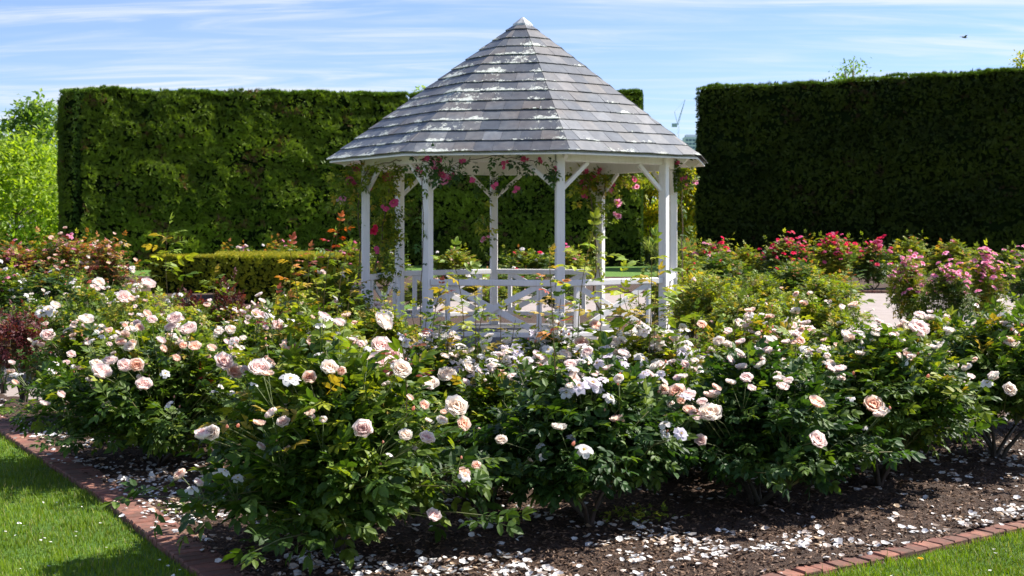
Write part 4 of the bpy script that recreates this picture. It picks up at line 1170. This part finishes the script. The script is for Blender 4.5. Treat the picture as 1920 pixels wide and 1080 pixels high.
# weed clump in the mulch
r = np.random.default_rng(90); n = 70
P_ = np.column_stack([r.normal(size=n) * .10, r.normal(size=n) * .06, .03 + .05 * r.random(n)])
D = r.normal(size=(n, 3)) * (1, 1, .3) + (0, 0, .3); U = np.tile((0, -.2, 1.0), (n, 1)) + r.normal(size=(n, 3)) * .3
V, F, C = bake(COMP_3[0][0], COMP_3[0][1], frames(D, U), P_, .045 + .02 * r.random(n), pick('fresh', n, r) * .9)
wd = thing('weed_clump', 'bright green clover-like weed on the mulch near the central trunk', 'weed', (gx(1200, 7.2), 7.2, 0.03))
link('leaves', mesh_np('leaves', V, F, M['leaf'], C), wd)
wd2 = thing('weed_clump', 'small weed tuft on the mulch by the left brick edging', 'weed', (gx(365, 7.45), 7.45, 0.02))
link('leaves', wd.children[0].data, wd2, scale=.8)
# yellow lawn flower
mb = MB(); df = thing('dandelion', 'single yellow dandelion in the lower right lawn', 'flower', (gx(1725, 6.42), 6.42, 0.0))
mb.tube([(0, 0, 0), (0, 0, .04)], .002, .002, 4, (.1, .18, .04)); mb.build('stem', M['cane'], df, col=True)
o = link('flower_head', flower_mesh('flower_head', 99, (.8, .5, .02), (.85, .6, .03), 3, (.5, 1.4), .1, 8), df, (0, 0, .042), scale=.032)

# ------------------------------------------------------------------ climbing roses on the gazebo
def climber(label, base, stems, clumps, flowers, seed, pal='green'):
    """stems: lists of points; clumps: (x,y,z,rx,rz,n); all world"""
    r = np.random.default_rng(seed); rr = random.Random(seed)
    root = thing('climbing_rose', label, 'climbing rose', base)
    B = np.array(base, float); mb = MB(); P = []; D = []
    for st_, r0, r1, nlv in stems:
        pts = np.array(st_) - B
        # smooth the polyline
        tt = np.linspace(0, len(pts) - 1, len(pts) * 4); sm = np.stack([np.interp(tt, range(len(pts)), pts[:, k]) for k in range(3)], 1)
        sm[1:-1] = (sm[:-2] + sm[1:-1] + sm[2:]) / 3
        sm += r.normal(size=sm.shape) * .012
        mb.tube([tuple(q_) for q_ in sm], r0, r1, 5, (0.12, 0.085, 0.045))
        u = r.random(nlv) * (len(sm) - 1); i = np.minimum(u.astype(int), len(sm) - 2); f = (u - i)[:, None]
        P.append(sm[i] * (1 - f) + sm[i + 1] * f + r.normal(size=(nlv, 3)) * .035)
    for (x, y, z, a, c, nn) in clumps:
        P.append(np.array([x, y, z]) - B + r.normal(size=(nn, 3)) * (a, a * .7, c))
    P = np.concatenate(P); n = len(P)
    D = r.normal(size=(n, 3)) + (0, -.3, -.5); U = r.normal(size=(n, 3)) * .5 + (0.3, -.4, 1)
    R_ = frames(D, U); S = .16 * (.7 + .6 * r.random(n)); C_ = pick(pal, n, r)
    parts = []
    for v in range(3):
        s_ = np.arange(n) % 3 == v; parts.append(bake(COMP_LO[v][0], COMP_LO[v][1], R_[s_], P[s_], S[s_], C_[s_], COMP_LO[v][2]))
    V, F, C = join(parts); link('foliage', mesh_np('foliage', V, F, M['leaf'], C), root)
    mb.build('vine_stems', M['cane'], root, True, True)
    for (x, y, z, dm, kind) in flowers:
        for q_ in range(rr.choice((1, 2))):
            put_flower(root, kind, Vector((x + rr.uniform(-.07, .07), y + .03, z + rr.uniform(-.07, .05))) - Vector(base), dm * .75, Vector((rr.gauss(0, .6), -1, rr.gauss(.2, .5))).normalized(), rr)
        put_flower(root, kind, Vector((x, y, z)) - Vector(base), dm, Vector((rr.gauss(0, .4), -1, rr.gauss(.1, .4))).normalized(), rr)
    return root
def gp(k, z, rad=RP, out=0.0):
    v = oc(k, rad + out, z); return (v.x + GC.x, v.y + GC.y, v.z)
def px3(px, py, Y): 
    v = at(px, py, Y); return (v.x, v.y, v.z)
YL = 17.2; FLS[0] = 0.80
b7 = gp(7, 0.03, out=.22); b4 = gp(4, .03, out=.2); b3 = gp(3, .03, out=.25)
fl = [(px, py, d, k) for px, py, d, k in [(738,379,18,'magenta'),(655,338,16,'magenta'),(665,316,13,'magenta'),(701,433,15,'red'),(644,372,10,'pink'),(734,327,12,'magenta'),(727,335,12,'magenta'),(753,297,12,'magenta'),(641,380,8,'blush'),(690,350,10,'magenta'),(706,466,10,'magenta'),(723,391,10,'magenta')]]
FLW = [(*px3(px, py, 18.3), d / FPX * 18.3 * 1.25, k) for px, py, d, k in fl]
climber('climbing rose with magenta blooms hanging behind the left posts', b7,
    [([b7, px3(678,480,18.6), px3(672,400,18.4), px3(672,350,18.2), px3(690,318,17.9), px3(720,305,17.6), px3(760,300,17.3)], .014, .006, 60),
     ([b7, px3(712,480,18.9), px3(722,400,18.7), px3(735,330,18.4), px3(755,305,18.0)], .012, .006, 90)],
    [(*px3(726,420,18.9), .11, .40, 300), (*px3(655,345,18.4), .16, .16, 120), (*px3(700,322,18.3), .18, .10, 110), (*px3(722,500,18.9), .1, .15, 40), (*px3(660,395,18.6), .10, .16, 30)], FLW, 601, 'fresh')
YF = 16.45
fl = [(800,297,10,'magenta'),(823,300,11,'magenta'),(812,306,9,'pink'),(818,318,10,'magenta'),(834,332,14,'pink'),(843,331,12,'magenta'),(829,328,12,'magenta'),(868,302,10,'magenta'),(887,337,10,'magenta'),(945,306,9,'magenta'),(982,298,10,'magenta'),(1014,302,8,'magenta'),(1043,315,9,'magenta'),(782,317,9,'magenta'),(930,345,8,'magenta'),(965,358,9,'magenta')]
FLW = [(*px3(px, py, YF if px > 760 else 16.9), d / FPX * YF * 1.35, k) for px, py, d, k in fl]
climber('climbing rose garland trailing under the front eave of the gazebo', gp(0, .03, out=.2),
    [([gp(0, .03, out=.2), gp(0, 1.2, out=.12), gp(0, 2.3, out=.12), px3(790,300,YF), px3(830,315,YF), px3(865,308,YF), px3(890,296,YF), px3(940,294,YF), px3(985,298,YF), px3(1020,310,YF), px3(1048,330,YF)], .007, .004, 46),
     ([px3(865,308,YF), px3(845,322,YF), px3(820,330,YF)], .004, .003, 16)],
    [(*px3(805,303,YF), .12, .05, 34), (*px3(838,320,YF), .08, .04, 18), (*px3(985,300,YF), .10, .035, 16), (*px3(1028,315,YF), .08, .035, 12), (*px3(940,350,20.8), .16, .06, 26), (*px3(905,335,20.8), .22, .08, 26)], FLW, 602, 'dark')
fl = [(1158,380,15,'pink'),(1160,405,13,'pink'),(1112,334,13,'magenta'),(1098,336,13,'magenta'),(1100,322,10,'magenta'),(1194,350,11,'pink'),(1148,357,11,'pink'),(1124,320,10,'magenta'),(1095,352,10,'magenta'),(1150,345,10,'magenta'),(1093,367,9,'magenta'),(1190,338,10,'magenta'),(908,447,10,'pink')]
Y4 = GC.y + oc(4, RP).y
FLW = [(*px3(px, py, Y4 - .15), d / FPX * Y4 * 1.2, k) for px, py, d, k in fl]
climber('climbing rose winding up the back right post with pink blooms', b4,
    [([b4, px3(1112,560,Y4-.2), px3(1120,480,Y4-.15), px3(1110,410,Y4-.15), px3(1108,350,Y4-.2), px3(1090,320,Y4-.2)], .016, .008, 34),
     ([px3(1124,520,Y4-.15), px3(1112,440,Y4-.1), px3(1122,390,Y4-.15), px3(1140,330,Y4-.2), px3(1200,325,Y4-.2)], .010, .005, 46),
     ([px3(1118,405,Y4-.15), px3(1140,408,Y4-.2), px3(1158,404,Y4-.25)], .004, .003, 14), ([px3(1125,390,Y4-.15), px3(1142,378,Y4-.2), px3(1160,378,Y4-.25)], .004, .003, 14)],
    [(*px3(1095,345,Y4), .13, .12, 110), (*px3(1140,328,Y4), .24, .06, 100), (*px3(1180,335,Y4+.2), .16, .10, 90), (*px3(1140,352,Y4), .10, .07, 30), (*px3(1112,450,Y4-.1), .05, .25, 26), (*px3(908,425,Y4-.1), .05, .18, 34)], FLW, 603, 'fresh')
Y3 = GC.y + oc(3, RP).y
fl = [(1284,333,12,'magenta'),(1301,341,11,'pink'),(1288,347,9,'magenta'),(1272,305,9,'magenta')]
FLW = [(*px3(px, py, Y3 - .3), d / FPX * Y3 * 1.0, k) for px, py, d, k in fl]
climber('climbing rose tuft under the right-hand eave of the gazebo', b3,
    [([b3, gp(3, 1.2, out=.15), gp(3, 2.2, out=.15), px3(1276,320,Y3-.2), px3(1290,345,Y3-.3)], .010, .005, 30)],
    [(*px3(1274,318,Y3-.2), .06, .10, 40), (*px3(1288,335,Y3-.3), .07, .07, 16)], FLW, 604)

# ------------------------------------------------------------------ tall clipped hedges
r = np.random.default_rng(123)
SPR = []
for j in range(7):
    a = math.radians(-60 + 20 * j); ln_ = 1.0 - 0.25 * abs(j - 3) / 3
    c_, s_ = math.cos(a), math.sin(a)
    SPR.append(np.array([(0, 0, 0), (.5 * ln_ * c_ - .07 * s_, .5 * ln_ * s_ + .07 * c_, .05), (.5 * ln_ * c_ + .07 * s_, .5 * ln_ * s_ - .07 * c_, .05), (ln_ * c_, ln_ * s_, -.06 + .03 * (j % 2))]))
SPRIG = np.concatenate(SPR); SPF = [np.concatenate([np.array([(0, 2, 3), (0, 3, 1)]) + 4 * j for j in range(7)])]

def hedge(name, label, pts, heights, thick, seed, dens=80, amp=.34, size=.24, shade=1.0, bow=0.5):
    """pts: ground points left->right of the camera-facing side; leafy skin over a dark core"""
    r = np.random.default_rng(seed)
    root = thing(name, label, 'hedge', (pts[0][0], pts[0][1], 0)); B = np.array([pts[0][0], pts[0][1], 0.0])
    coreV = []; coreF = []; parts = []
    for si in range(len(pts) - 1):
        a = np.array(pts[si], float); b = np.array(pts[si + 1], float); L_ = np.linalg.norm(b - a); d = (b - a) / L_; nm = np.array([d[1], -d[0]])
        ha, hb = heights[si], heights[si + 1]
        def disp(u, z, H):
            """outward bulge of the skin"""
            P = np.stack([u + si * 57.3, z], 1)
            v = .5 * vnoise(P, seed + 1, (1.1, .95)) + .32 * vnoise(P, seed + 2, (.5, .33)) + .18 * vnoise(P, seed + 3, (.22, .12))
            t = z / H
            prof = bow * (np.sin(np.clip(t, 0, 1) * math.pi * .72) - .35) * .35 - 0.35 * np.clip((t - .93) / .07, 0, 1) ** 2
            return (v - .55) * amp * 2 + prof
        nu = int(L_ / .16) + 2; nz = int(max(ha, hb) / .14) + 2
        U, Tz = np.meshgrid(np.linspace(0, L_, nu), np.linspace(0, 1, nz)); U = U.ravel(); Tz = Tz.ravel()
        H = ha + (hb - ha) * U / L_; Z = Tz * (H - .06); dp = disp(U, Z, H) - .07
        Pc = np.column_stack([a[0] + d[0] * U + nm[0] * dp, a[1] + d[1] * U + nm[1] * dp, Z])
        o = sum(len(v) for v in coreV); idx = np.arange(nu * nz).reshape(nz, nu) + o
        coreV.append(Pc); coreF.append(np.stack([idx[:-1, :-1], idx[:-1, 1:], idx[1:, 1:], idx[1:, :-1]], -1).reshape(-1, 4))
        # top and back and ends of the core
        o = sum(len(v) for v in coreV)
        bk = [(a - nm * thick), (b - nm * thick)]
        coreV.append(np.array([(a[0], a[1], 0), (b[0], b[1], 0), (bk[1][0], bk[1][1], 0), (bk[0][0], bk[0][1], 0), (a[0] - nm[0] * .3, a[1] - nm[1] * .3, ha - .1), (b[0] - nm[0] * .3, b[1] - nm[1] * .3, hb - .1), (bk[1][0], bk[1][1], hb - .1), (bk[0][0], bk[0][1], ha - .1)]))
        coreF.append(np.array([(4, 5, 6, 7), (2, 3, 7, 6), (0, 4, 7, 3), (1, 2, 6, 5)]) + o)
        # skin sprigs, face
        n = int(L_ * max(ha, hb) * dens); u = r.random(n) * L_; t = r.random(n)
        hol = .6 * vnoise(np.stack([u + si * 77, t * ha], 1), seed + 20, (.42, .2)) + .4 * vnoise(np.stack([u + si * 77, t * ha], 1), seed + 21, (1.1, .5)); kk = (hol > .33) | (r.random(n) < .25); u = u[kk]; t = t[kk]; n = len(u); H = ha + (hb - ha) * u / L_; z = t * H
        dp = disp(u, z, H); e = .08
        gu = (disp(u + e, z, H) - disp(u - e, z, H)) / (2 * e); gzv = (disp(u, z + e, H) - disp(u, z - e, H)) / (2 * e)
        Nn = np.column_stack([nm[0] - d[0] * gu, nm[1] - d[1] * gu, -gzv]); Nn /= np.linalg.norm(Nn, axis=1, keepdims=True)
        Pp = np.column_stack([a[0] + d[0] * u + nm[0] * dp, a[1] + d[1] * u + nm[1] * dp, z])
        D = Nn * .55 + r.normal(size=(n, 3)) * .5 + np.array([d[0] * .15, d[1] * .15, .45])
        UPv = Nn + r.normal(size=(n, 3)) * .45 + np.array([0, 0, .4])
        lowc = vnoise(np.stack([u + si * 31, z], 1), seed + 7, (2.4, 1.3)); fine = r.random(n)
        g = np.clip(.55 * lowc + .45 * fine, 0, 1)
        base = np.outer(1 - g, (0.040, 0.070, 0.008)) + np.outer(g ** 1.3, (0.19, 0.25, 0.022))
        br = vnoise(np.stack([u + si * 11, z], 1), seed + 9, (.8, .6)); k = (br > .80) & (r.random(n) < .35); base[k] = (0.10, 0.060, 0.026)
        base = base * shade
        parts.append(bake(SPRIG, SPF, frames(D, UPv), Pp, size * (.6 + .7 * r.random(n)), base))
        # top fringe
        n = int(L_ * thick * dens * .8) + int(L_ * 50); u = r.random(n) * L_; w = r.random(n) ** 1.6 * thick; H = ha + (hb - ha) * u / L_
        lump = .26 * vnoise(np.stack([u, w], 1), seed + 12, (1.1, .7)) + .12 * vnoise(np.stack([u, w], 1), seed + 13, (.22, .22))
        Pp = np.column_stack([a[0] + d[0] * u - nm[0] * w, a[1] + d[1] * u - nm[1] * w, H - .28 + lump])
        D = r.normal(size=(n, 3)) * .45 + np.array([0, 0, 1.0]); UPv = r.normal(size=(n, 3))
        fine = r.random(n)
        base = np.outer(1 - fine, (0.08, 0.14, 0.014)) + np.outer(fine, (0.20, 0.30, 0.026))
        parts.append(bake(SPRIG, SPF, frames(D, UPv), Pp, size * (.6 + .5 * r.random(n)), base))
        # ends
        for pt, hh, s_, on in ((a, ha, -1, si == 0), (b, hb, 1, si == len(pts) - 2)):
            if not on: continue
            n = int(thick * hh * dens * 1.2); w = r.random(n) * thick; z = r.random(n) * hh
            Pp = np.column_stack([pt[0] + s_ * d[0] * .02 - nm[0] * w, pt[1] + s_ * d[1] * .02 - nm[1] * w, z])
            D = np.array([d[0] * s_ * .5, d[1] * s_ * .5, .6]) + r.normal(size=(n, 3)) * .35
            base = np.tile((0.06, 0.11, 0.018), (n, 1)) * (.7 + .6 * r.random((n, 1)))
            parts.append(bake(SPRIG, SPF, frames(D, np.array([d[0] * s_, d[1] * s_, .3]) + r.normal(size=(n, 3)) * .3), Pp, size * .8, base))
    link('inner_branches', mesh_np('inner_branches', np.concatenate(coreV) - B, np.concatenate(coreF), M['core']), root)
    V, F, C = join(parts); V -= B.astype(V.dtype)
    link('foliage', mesh_np('foliage', V, F, M['hedge'], C), root)
    return root
def hp(px, Y): return (gx(px, Y), Y)
hz_top = lambda py, Y: EYE + (HZ - py) / FPX * Y
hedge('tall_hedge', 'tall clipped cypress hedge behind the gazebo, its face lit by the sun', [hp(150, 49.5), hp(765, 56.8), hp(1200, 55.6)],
      [hz_top(166, 49.5), hz_top(174, 56.8), hz_top(170, 55.6)], 2.2, 700, dens=210, amp=.62, size=.18, shade=1.55)  # leaf colour brightened so the face reads as sunlit
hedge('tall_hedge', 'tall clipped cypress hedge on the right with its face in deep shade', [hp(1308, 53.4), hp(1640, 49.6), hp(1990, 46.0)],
      [hz_top(164, 53.4), hz_top(146, 49.6), hz_top(120, 46.0)], 2.2, 720, dens=150, amp=.42, size=.17, shade=.5)  # leaf colour darkened so the face reads as shaded
# smooth clipped left end
hedge('tall_hedge', 'smooth clipped column closing the left end of the sunlit hedge', [hp(112, 51.0), hp(122, 49.4), hp(136, 49.2)],
      [hz_top(171, 50.8), hz_top(169, 49.3), hz_top(170, 49.3)], .5, 740, dens=170, amp=.07, size=.15, bow=0.1)

# low golden hedge, two clipped blocks
def low_hedge(label, pts, hts, thick, seed):
    r = np.random.default_rng(seed)
    root = thing('box_hedge', label, 'hedge', (pts[0][0], pts[0][1], 0)); B = np.array([pts[0][0], pts[0][1], 0.])
    V = []; F = []; parts = []
    for si in range(len(pts) - 1):
        a = np.array(pts[si]); b = np.array(pts[si + 1]); L_ = np.linalg.norm(b - a); d = (b - a) / L_; nm = np.array([d[1], -d[0]]); h0, h1 = hts[si] - .04, hts[si + 1] - .04
        o = si * 8; c = a - nm * thick; e = b - nm * thick; a2 = a - nm * .04; b2 = b - nm * .04
        V += [(a2[0], a2[1], 0), (b2[0], b2[1], 0), (e[0], e[1], 0), (c[0], c[1], 0), (a2[0], a2[1], h0), (b2[0], b2[1], h1), (e[0], e[1], h1), (c[0], c[1], h0)]
        F += [[o + q_ for q_ in f] for f in ((4, 5, 6, 7), (0, 1, 5, 4), (2, 3, 7, 6), (0, 4, 7, 3), (1, 2, 6, 5))]
        n = int(L_ * h0 * 420); u = r.random(n) * L_; z = r.random(n) ** .8 * (h0 + .02)
        bumpv = (vnoise(np.stack([u, z], 1), seed, (.35, .3)) - .5) * .12
        Pp = np.column_stack([a[0] + d[0] * u + nm[0] * bumpv, a[1] + d[1] * u + nm[1] * bumpv, z])
        D = np.column_stack([np.full(n, nm[0] * .4), np.full(n, nm[1] * .4), np.full(n, .8)]) + r.normal(size=(n, 3)) * .4
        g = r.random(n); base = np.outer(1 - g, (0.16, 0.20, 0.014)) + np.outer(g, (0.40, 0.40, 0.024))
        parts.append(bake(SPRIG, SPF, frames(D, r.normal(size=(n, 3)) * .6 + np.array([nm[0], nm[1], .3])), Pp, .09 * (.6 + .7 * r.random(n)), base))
        n = int(L_ * thick * 600); u = r.random(n) * L_; w = r.random(n) * thick
        Pp = np.column_stack([a[0] + d[0] * u - nm[0] * w, a[1] + d[1] * u - nm[1] * w, h0 - .02 + (h1 - h0) * u / L_ + .05 * r.random(n)])
        D = r.normal(size=(n, 3)) * .4 + (0, 0, 1); g = r.random(n); base = np.outer(1 - g, (0.28, 0.30, 0.024)) + np.outer(g, (0.55, 0.44, 0.03))  # golden top sprigs coloured brighter than the sides to look sunlit
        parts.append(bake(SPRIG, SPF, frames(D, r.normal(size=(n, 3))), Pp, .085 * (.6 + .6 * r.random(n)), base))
    link('inner_branches', mesh_np('inner_branches', np.array(V) - B, np.array(F), M['core']), root)
    Vv, Ff, Cc = join(parts); link('foliage', mesh_np('foliage', Vv - B, Ff, M['hedge'], Cc), root)
low_hedge('low golden-topped clipped hedge left of the gazebo, rear block', [hp(282, 33), hp(405, 33)], [.95, .95], 1.0, 760)
low_hedge('low golden-topped clipped hedge left of the gazebo, front block', [hp(402, 28.2), hp(650, 28.8)], [1.06, 1.04], 4.2, 761)

# ------------------------------------------------------------------ trees and shrubs behind
def tree(name, label, cat, x, Y, h, crown, seed, pal, leaf, nclump, per, trunk=True, zlow=.3, group=None, sky_gaps=1.0):
    r = np.random.default_rng(seed); root = thing(name, label, cat, (x, Y, 0), group=group)
    mb = MB(); cl = []
    for i in range(nclump):
        a = r.uniform(0, 6.283); v = r.random()
        z = zlow * h + (h - zlow * h) * v; prof = math.sin(min(1, (v * .86 + .12)) * math.pi) ** .7
        rad = crown * prof * (.35 + .65 * r.random() ** .5) * sky_gaps
        cl.append((rad * math.cos(a), rad * math.sin(a), z))
    if trunk:
        mb.tube([(0, 0, -.1), (.05 * h * .2, 0, h * .25), (0, .05, h * .55), (0, 0, h * .85)], h * .022, h * .006, 8)
        for c in cl[::2]:
            s_ = Vector((0, 0, max(.15 * h, c[2] - .22 * h))); e_ = Vector(c)
            mb.tube([s_, (s_ + e_) / 2 + Vector((0, 0, .03 * h)), e_], h * .006, h * .0015, 4)
        mb.build('trunk', M['bark'], root, True)
    P = []; Cc = []
    cs = min(.62, crown * .2)
    for c in cl:
        q_ = r.normal(size=(per, 3)) * (cs, cs, cs * .6); P.append(np.array(c) + q_)
        Cc.append(pick(pal, per, r) * r.uniform(.8, 1.25))
    P = np.concatenate(P); Cc = np.concatenate(Cc); n = len(P)
    V, F, C = bake(SIMPLE, SF, frames(r.normal(size=(n, 3)), r.normal(size=(n, 3)) * .6 + (0.2, -.2, 1)), P, leaf * (.6 + .8 * r.random(n)), Cc)
    link('crown', mesh_np('crown', V, F, M['crown'], C), root)
    return root
PAL['lime'] = [((0.22, 0.33, 0.025), 3), ((0.32, 0.42, 0.034), 3), ((0.17, 0.25, 0.02), 1.5)]
PAL['midtree'] = [((0.10, 0.18, 0.03), 3), ((0.17, 0.27, 0.045), 3), ((0.26, 0.36, 0.06), 1)]
PAL['gold'] = [((0.62, 0.50, 0.03), 3), ((0.42, 0.44, 0.03), 3), ((0.17, 0.25, 0.03), 2)]
tree('lime_tree', 'lime green bushy tree at the left edge beside the hedge', 'tree', gx(30, 61), 61, 5.4, 3.3, 800, 'lime', .27, 95, 130, zlow=.06)
tree('garden_tree', 'mid green tree with glossy clumps behind the lime green one', 'tree', gx(78, 74), 74, 8.7, 2.7, 801, 'midtree', .34, 55, 110, zlow=.35)
tree('garden_tree', 'mid green tree crown cut by the left edge behind the lime tree', 'tree', gx(-18, 78), 78, 8.0, 3.0, 802, 'midtree', .34, 55, 110, zlow=.3)
tree('garden_tree', 'green tree filling the gap low behind the left hedge end', 'tree', gx(110, 70), 70, 5.8, 2.6, 803, 'midtree', .25, 60, 120, zlow=.1)
tree('garden_tree', 'sparse dark tree top rising above the right hedge', 'tree', gx(1598, 62), 62, hz_top(116, 62), 1.25, 804, 'midtree', .17, 34, 26, zlow=.72)
tree('garden_tree', 'golden sprig of a tree above the right hedge at the photo edge', 'tree', gx(1925, 56), 56, hz_top(96, 56), .8, 805, 'gold', .16, 30, 30, zlow=.7)
tree('garden_tree', 'bright leafy tip showing above the left hedge beside the roof', 'tree', gx(789, 60), 60, hz_top(150, 60), .35, 806, 'lime', .14, 12, 12, zlow=.85)
tree('golden_shrub', 'golden yellow shrub in the hedge gap seen left of the right post', 'shrub', gx(1219, 60), 60, 4.5, .85, 810, 'gold', .22, 70, 70, zlow=.25)
tree('golden_shrub', 'yellow-green shrub in the hedge gap against the right hedge', 'shrub', gx(1285, 59), 59, 4.9, 1.0, 811, 'gold', .22, 80, 80, zlow=.2)
tree('golden_shrub', 'tall green shrub at the back of the hedge gap', 'shrub', gx(1250, 66), 66, 5.0, 1.8, 812, 'midtree', .2, 90, 80, zlow=.05)
# strappy plants in the gap
def strappy(label, px, Y, h, w, seed, pal='grey', nb=240):
    r = np.random.default_rng(seed); root = thing('flax_plant', label, 'plant', (gx(px, Y), Y, 0))
    tv = []; seg = 4
    for i in range(seg + 1):
        t = i / seg; wd = .5 * (1 - t) ** .6 * (1 if i < seg else 0); xx = .75 * t ** 1.5; zz = t - .38 * t ** 2.6
        tv += [(xx, -wd, zz), (xx, wd, zz)]
    tv = np.array(tv); tf = [np.array([(2 * i, 2 * i + 1, 2 * i + 3, 2 * i + 2) for i in range(seg)])]
    az = r.random(nb) * 6.283; ca, sa = np.cos(az), np.sin(az)
    Rz = np.zeros((nb, 3, 3)); Rz[:, 0, 0] = ca; Rz[:, 0, 1] = -sa; Rz[:, 1, 0] = sa; Rz[:, 1, 1] = ca; Rz[:, 2, 2] = 1
    hh = h * (.5 + .5 * r.random(nb)); S = np.column_stack([hh * w * (.3 + r.random(nb)), np.full(nb, .05), hh])
    V = np.einsum('nij,nkj->nki', Rz, tv[None] * S[:, None, :]) + np.column_stack([r.normal(size=nb) * .15, r.normal(size=nb) * .15, np.zeros(nb)])[:, None, :]
    F = [(tf[0][None] + (np.arange(nb) * len(tv))[:, None, None]).reshape(-1, 4)]
    link('leaves', mesh_np('leaves', V.reshape(-1, 3), F, M['crown'], np.repeat(pick(pal, nb, r), len(tv), axis=0)), root)
strappy('grey-green strappy plant in the hedge gap, left one', 1222, 57, 2.3, .9, 820)
strappy('grey-green strappy plant in the hedge gap, right one', 1288, 56.5, 2.2, .9, 821)
strappy('low grey strappy tussock in the middle of the hedge gap', 1258, 55.5, 1.5, 1.1, 822)

# ------------------------------------------------------------------ far city: tower, crane; bird
TY = 1500.0
tw_x0, tw_x1 = gx(1284, TY), gx(1318, TY); tz = hz_top(252, TY)
tw = thing('office_tower', 'pale distant high-rise tower beyond the hedge gap', 'building', ((tw_x0 + tw_x1) / 2, TY, 0))
wd_ = (tw_x1 - tw_x0) / 2
mb = MB(); mb.box(-wd_, wd_, 0, 22, -1, tz - 3); mb.box(-wd_ * .8, wd_ * .5, 3, 18, tz - 3, tz); mb.build('wall', M['bwall'], tw)
nfl_ = 24
wins = MB()
for f in range(nfl_):
    z0 = tz - 8 - f * 4.4
    if z0 < 4: break
    for c in range(5):
        x0 = -wd_ + .8 + c * (2 * wd_ - 1.6) / 5
        m_ = MB(); m_.box(x0 + .2, x0 + (2 * wd_ - 1.6) / 5 - .5, -.15, .3, z0, z0 + 2.6); 
        if f < 8: m_.build('window', M['bglass'], tw)
        else:
            wins.box(x0 + .2, x0 + (2 * wd_ - 1.6) / 5 - .5, -.15, .3, z0, z0 + 2.6)
wo = wins.build('lower_windows', M['bglass'], tw); wo['kind'] = 'stuff'
cx = gx(1271, TY); cz = hz_top(235, TY)
cr = thing('tower_crane', 'thin distant construction crane in the gap between the hedges', 'crane', (cx, TY, 0))
mb = MB()
for sx_ in (-1.1, 1.1):
    for sy_ in (-1.1, 1.1): mb.bar((sx_, sy_, 0), (sx_, sy_, cz), .35, .35)
for i in range(int(cz / 5)):
    mb.bar((-1.1, -1.3, i * 5), (1.1, -1.3, i * 5 + 5), .25, .25, up=(0, 1, 0)); mb.bar((1.3, -1.1, i * 5), (1.3, 1.1, i * 5 + 5), .25, .25, up=(1, 0, 0))
mb.build('mast', M['crane'], cr)
mb = MB(); tip = Vector((8.5, 0, cz + 30)); mb.bar((0, -.8, cz), tip, .55, .55, up=(0, 1, 0)); mb.bar((-1, .8, cz + 1.2), tip, .45, .45, up=(0, 1, 0))
for i in range(8):
    t0 = i / 8; mb.bar(Vector((0, -.8, cz)).lerp(tip, t0), Vector((-1, .8, cz + 1.2)).lerp(tip, t0 + .1), .3, .3, up=(0, 1, 0))
mb.build('jib', M['crane'], cr)
mb = MB(); mb.bar((0, 0, cz), (-4, 0, cz + 16), .5, .5, up=(0, 1, 0)); mb.bar((-4, 0, cz + 16), tuple(tip), .15, .15, up=(0, 1, 0)); mb.box(-7, -1, -1.6, 1.6, cz - 2, cz + 2.2); mb.build('machinery_deck', M['crane'], cr)

bw = at(1808, 70, 60.0)
bd = thing('bird', 'small dark bird flying in the upper right sky', 'bird', bw, rotz=.3)
mb = MB(); Vb = []; prof = [(-.16, .005), (-.09, .028), (0, .045), (.08, .035), (.13, .026), (.17, .004)]
for x_, rd in prof:
    for j in range(8): Vb.append((x_, rd * math.cos(.785 * j), rd * math.sin(.785 * j)))
mb.add(Vb, [(i * 8 + j, i * 8 + (j + 1) % 8, i * 8 + 8 + (j + 1) % 8, i * 8 + 8 + j) for i in range(5) for j in range(8)])
mb.add([(-.16, 0, 0), (-.27, -.04, 0), (-.27, .04, 0.005)], [(0, 1, 2)]); mb.build('body', M['bird'], bd, True)
for s_ in (-1, 1):
    mb = MB(); mb.add([(.08, s_ * .03, .02), (-.06, s_ * .03, .015), (.05, s_ * .19, .09), (-.07, s_ * .17, .075), (-.04, s_ * .33, .06)], [(0, 2, 3, 1), (2, 4, 3)]); mb.build('wing', M['bird'], bd)
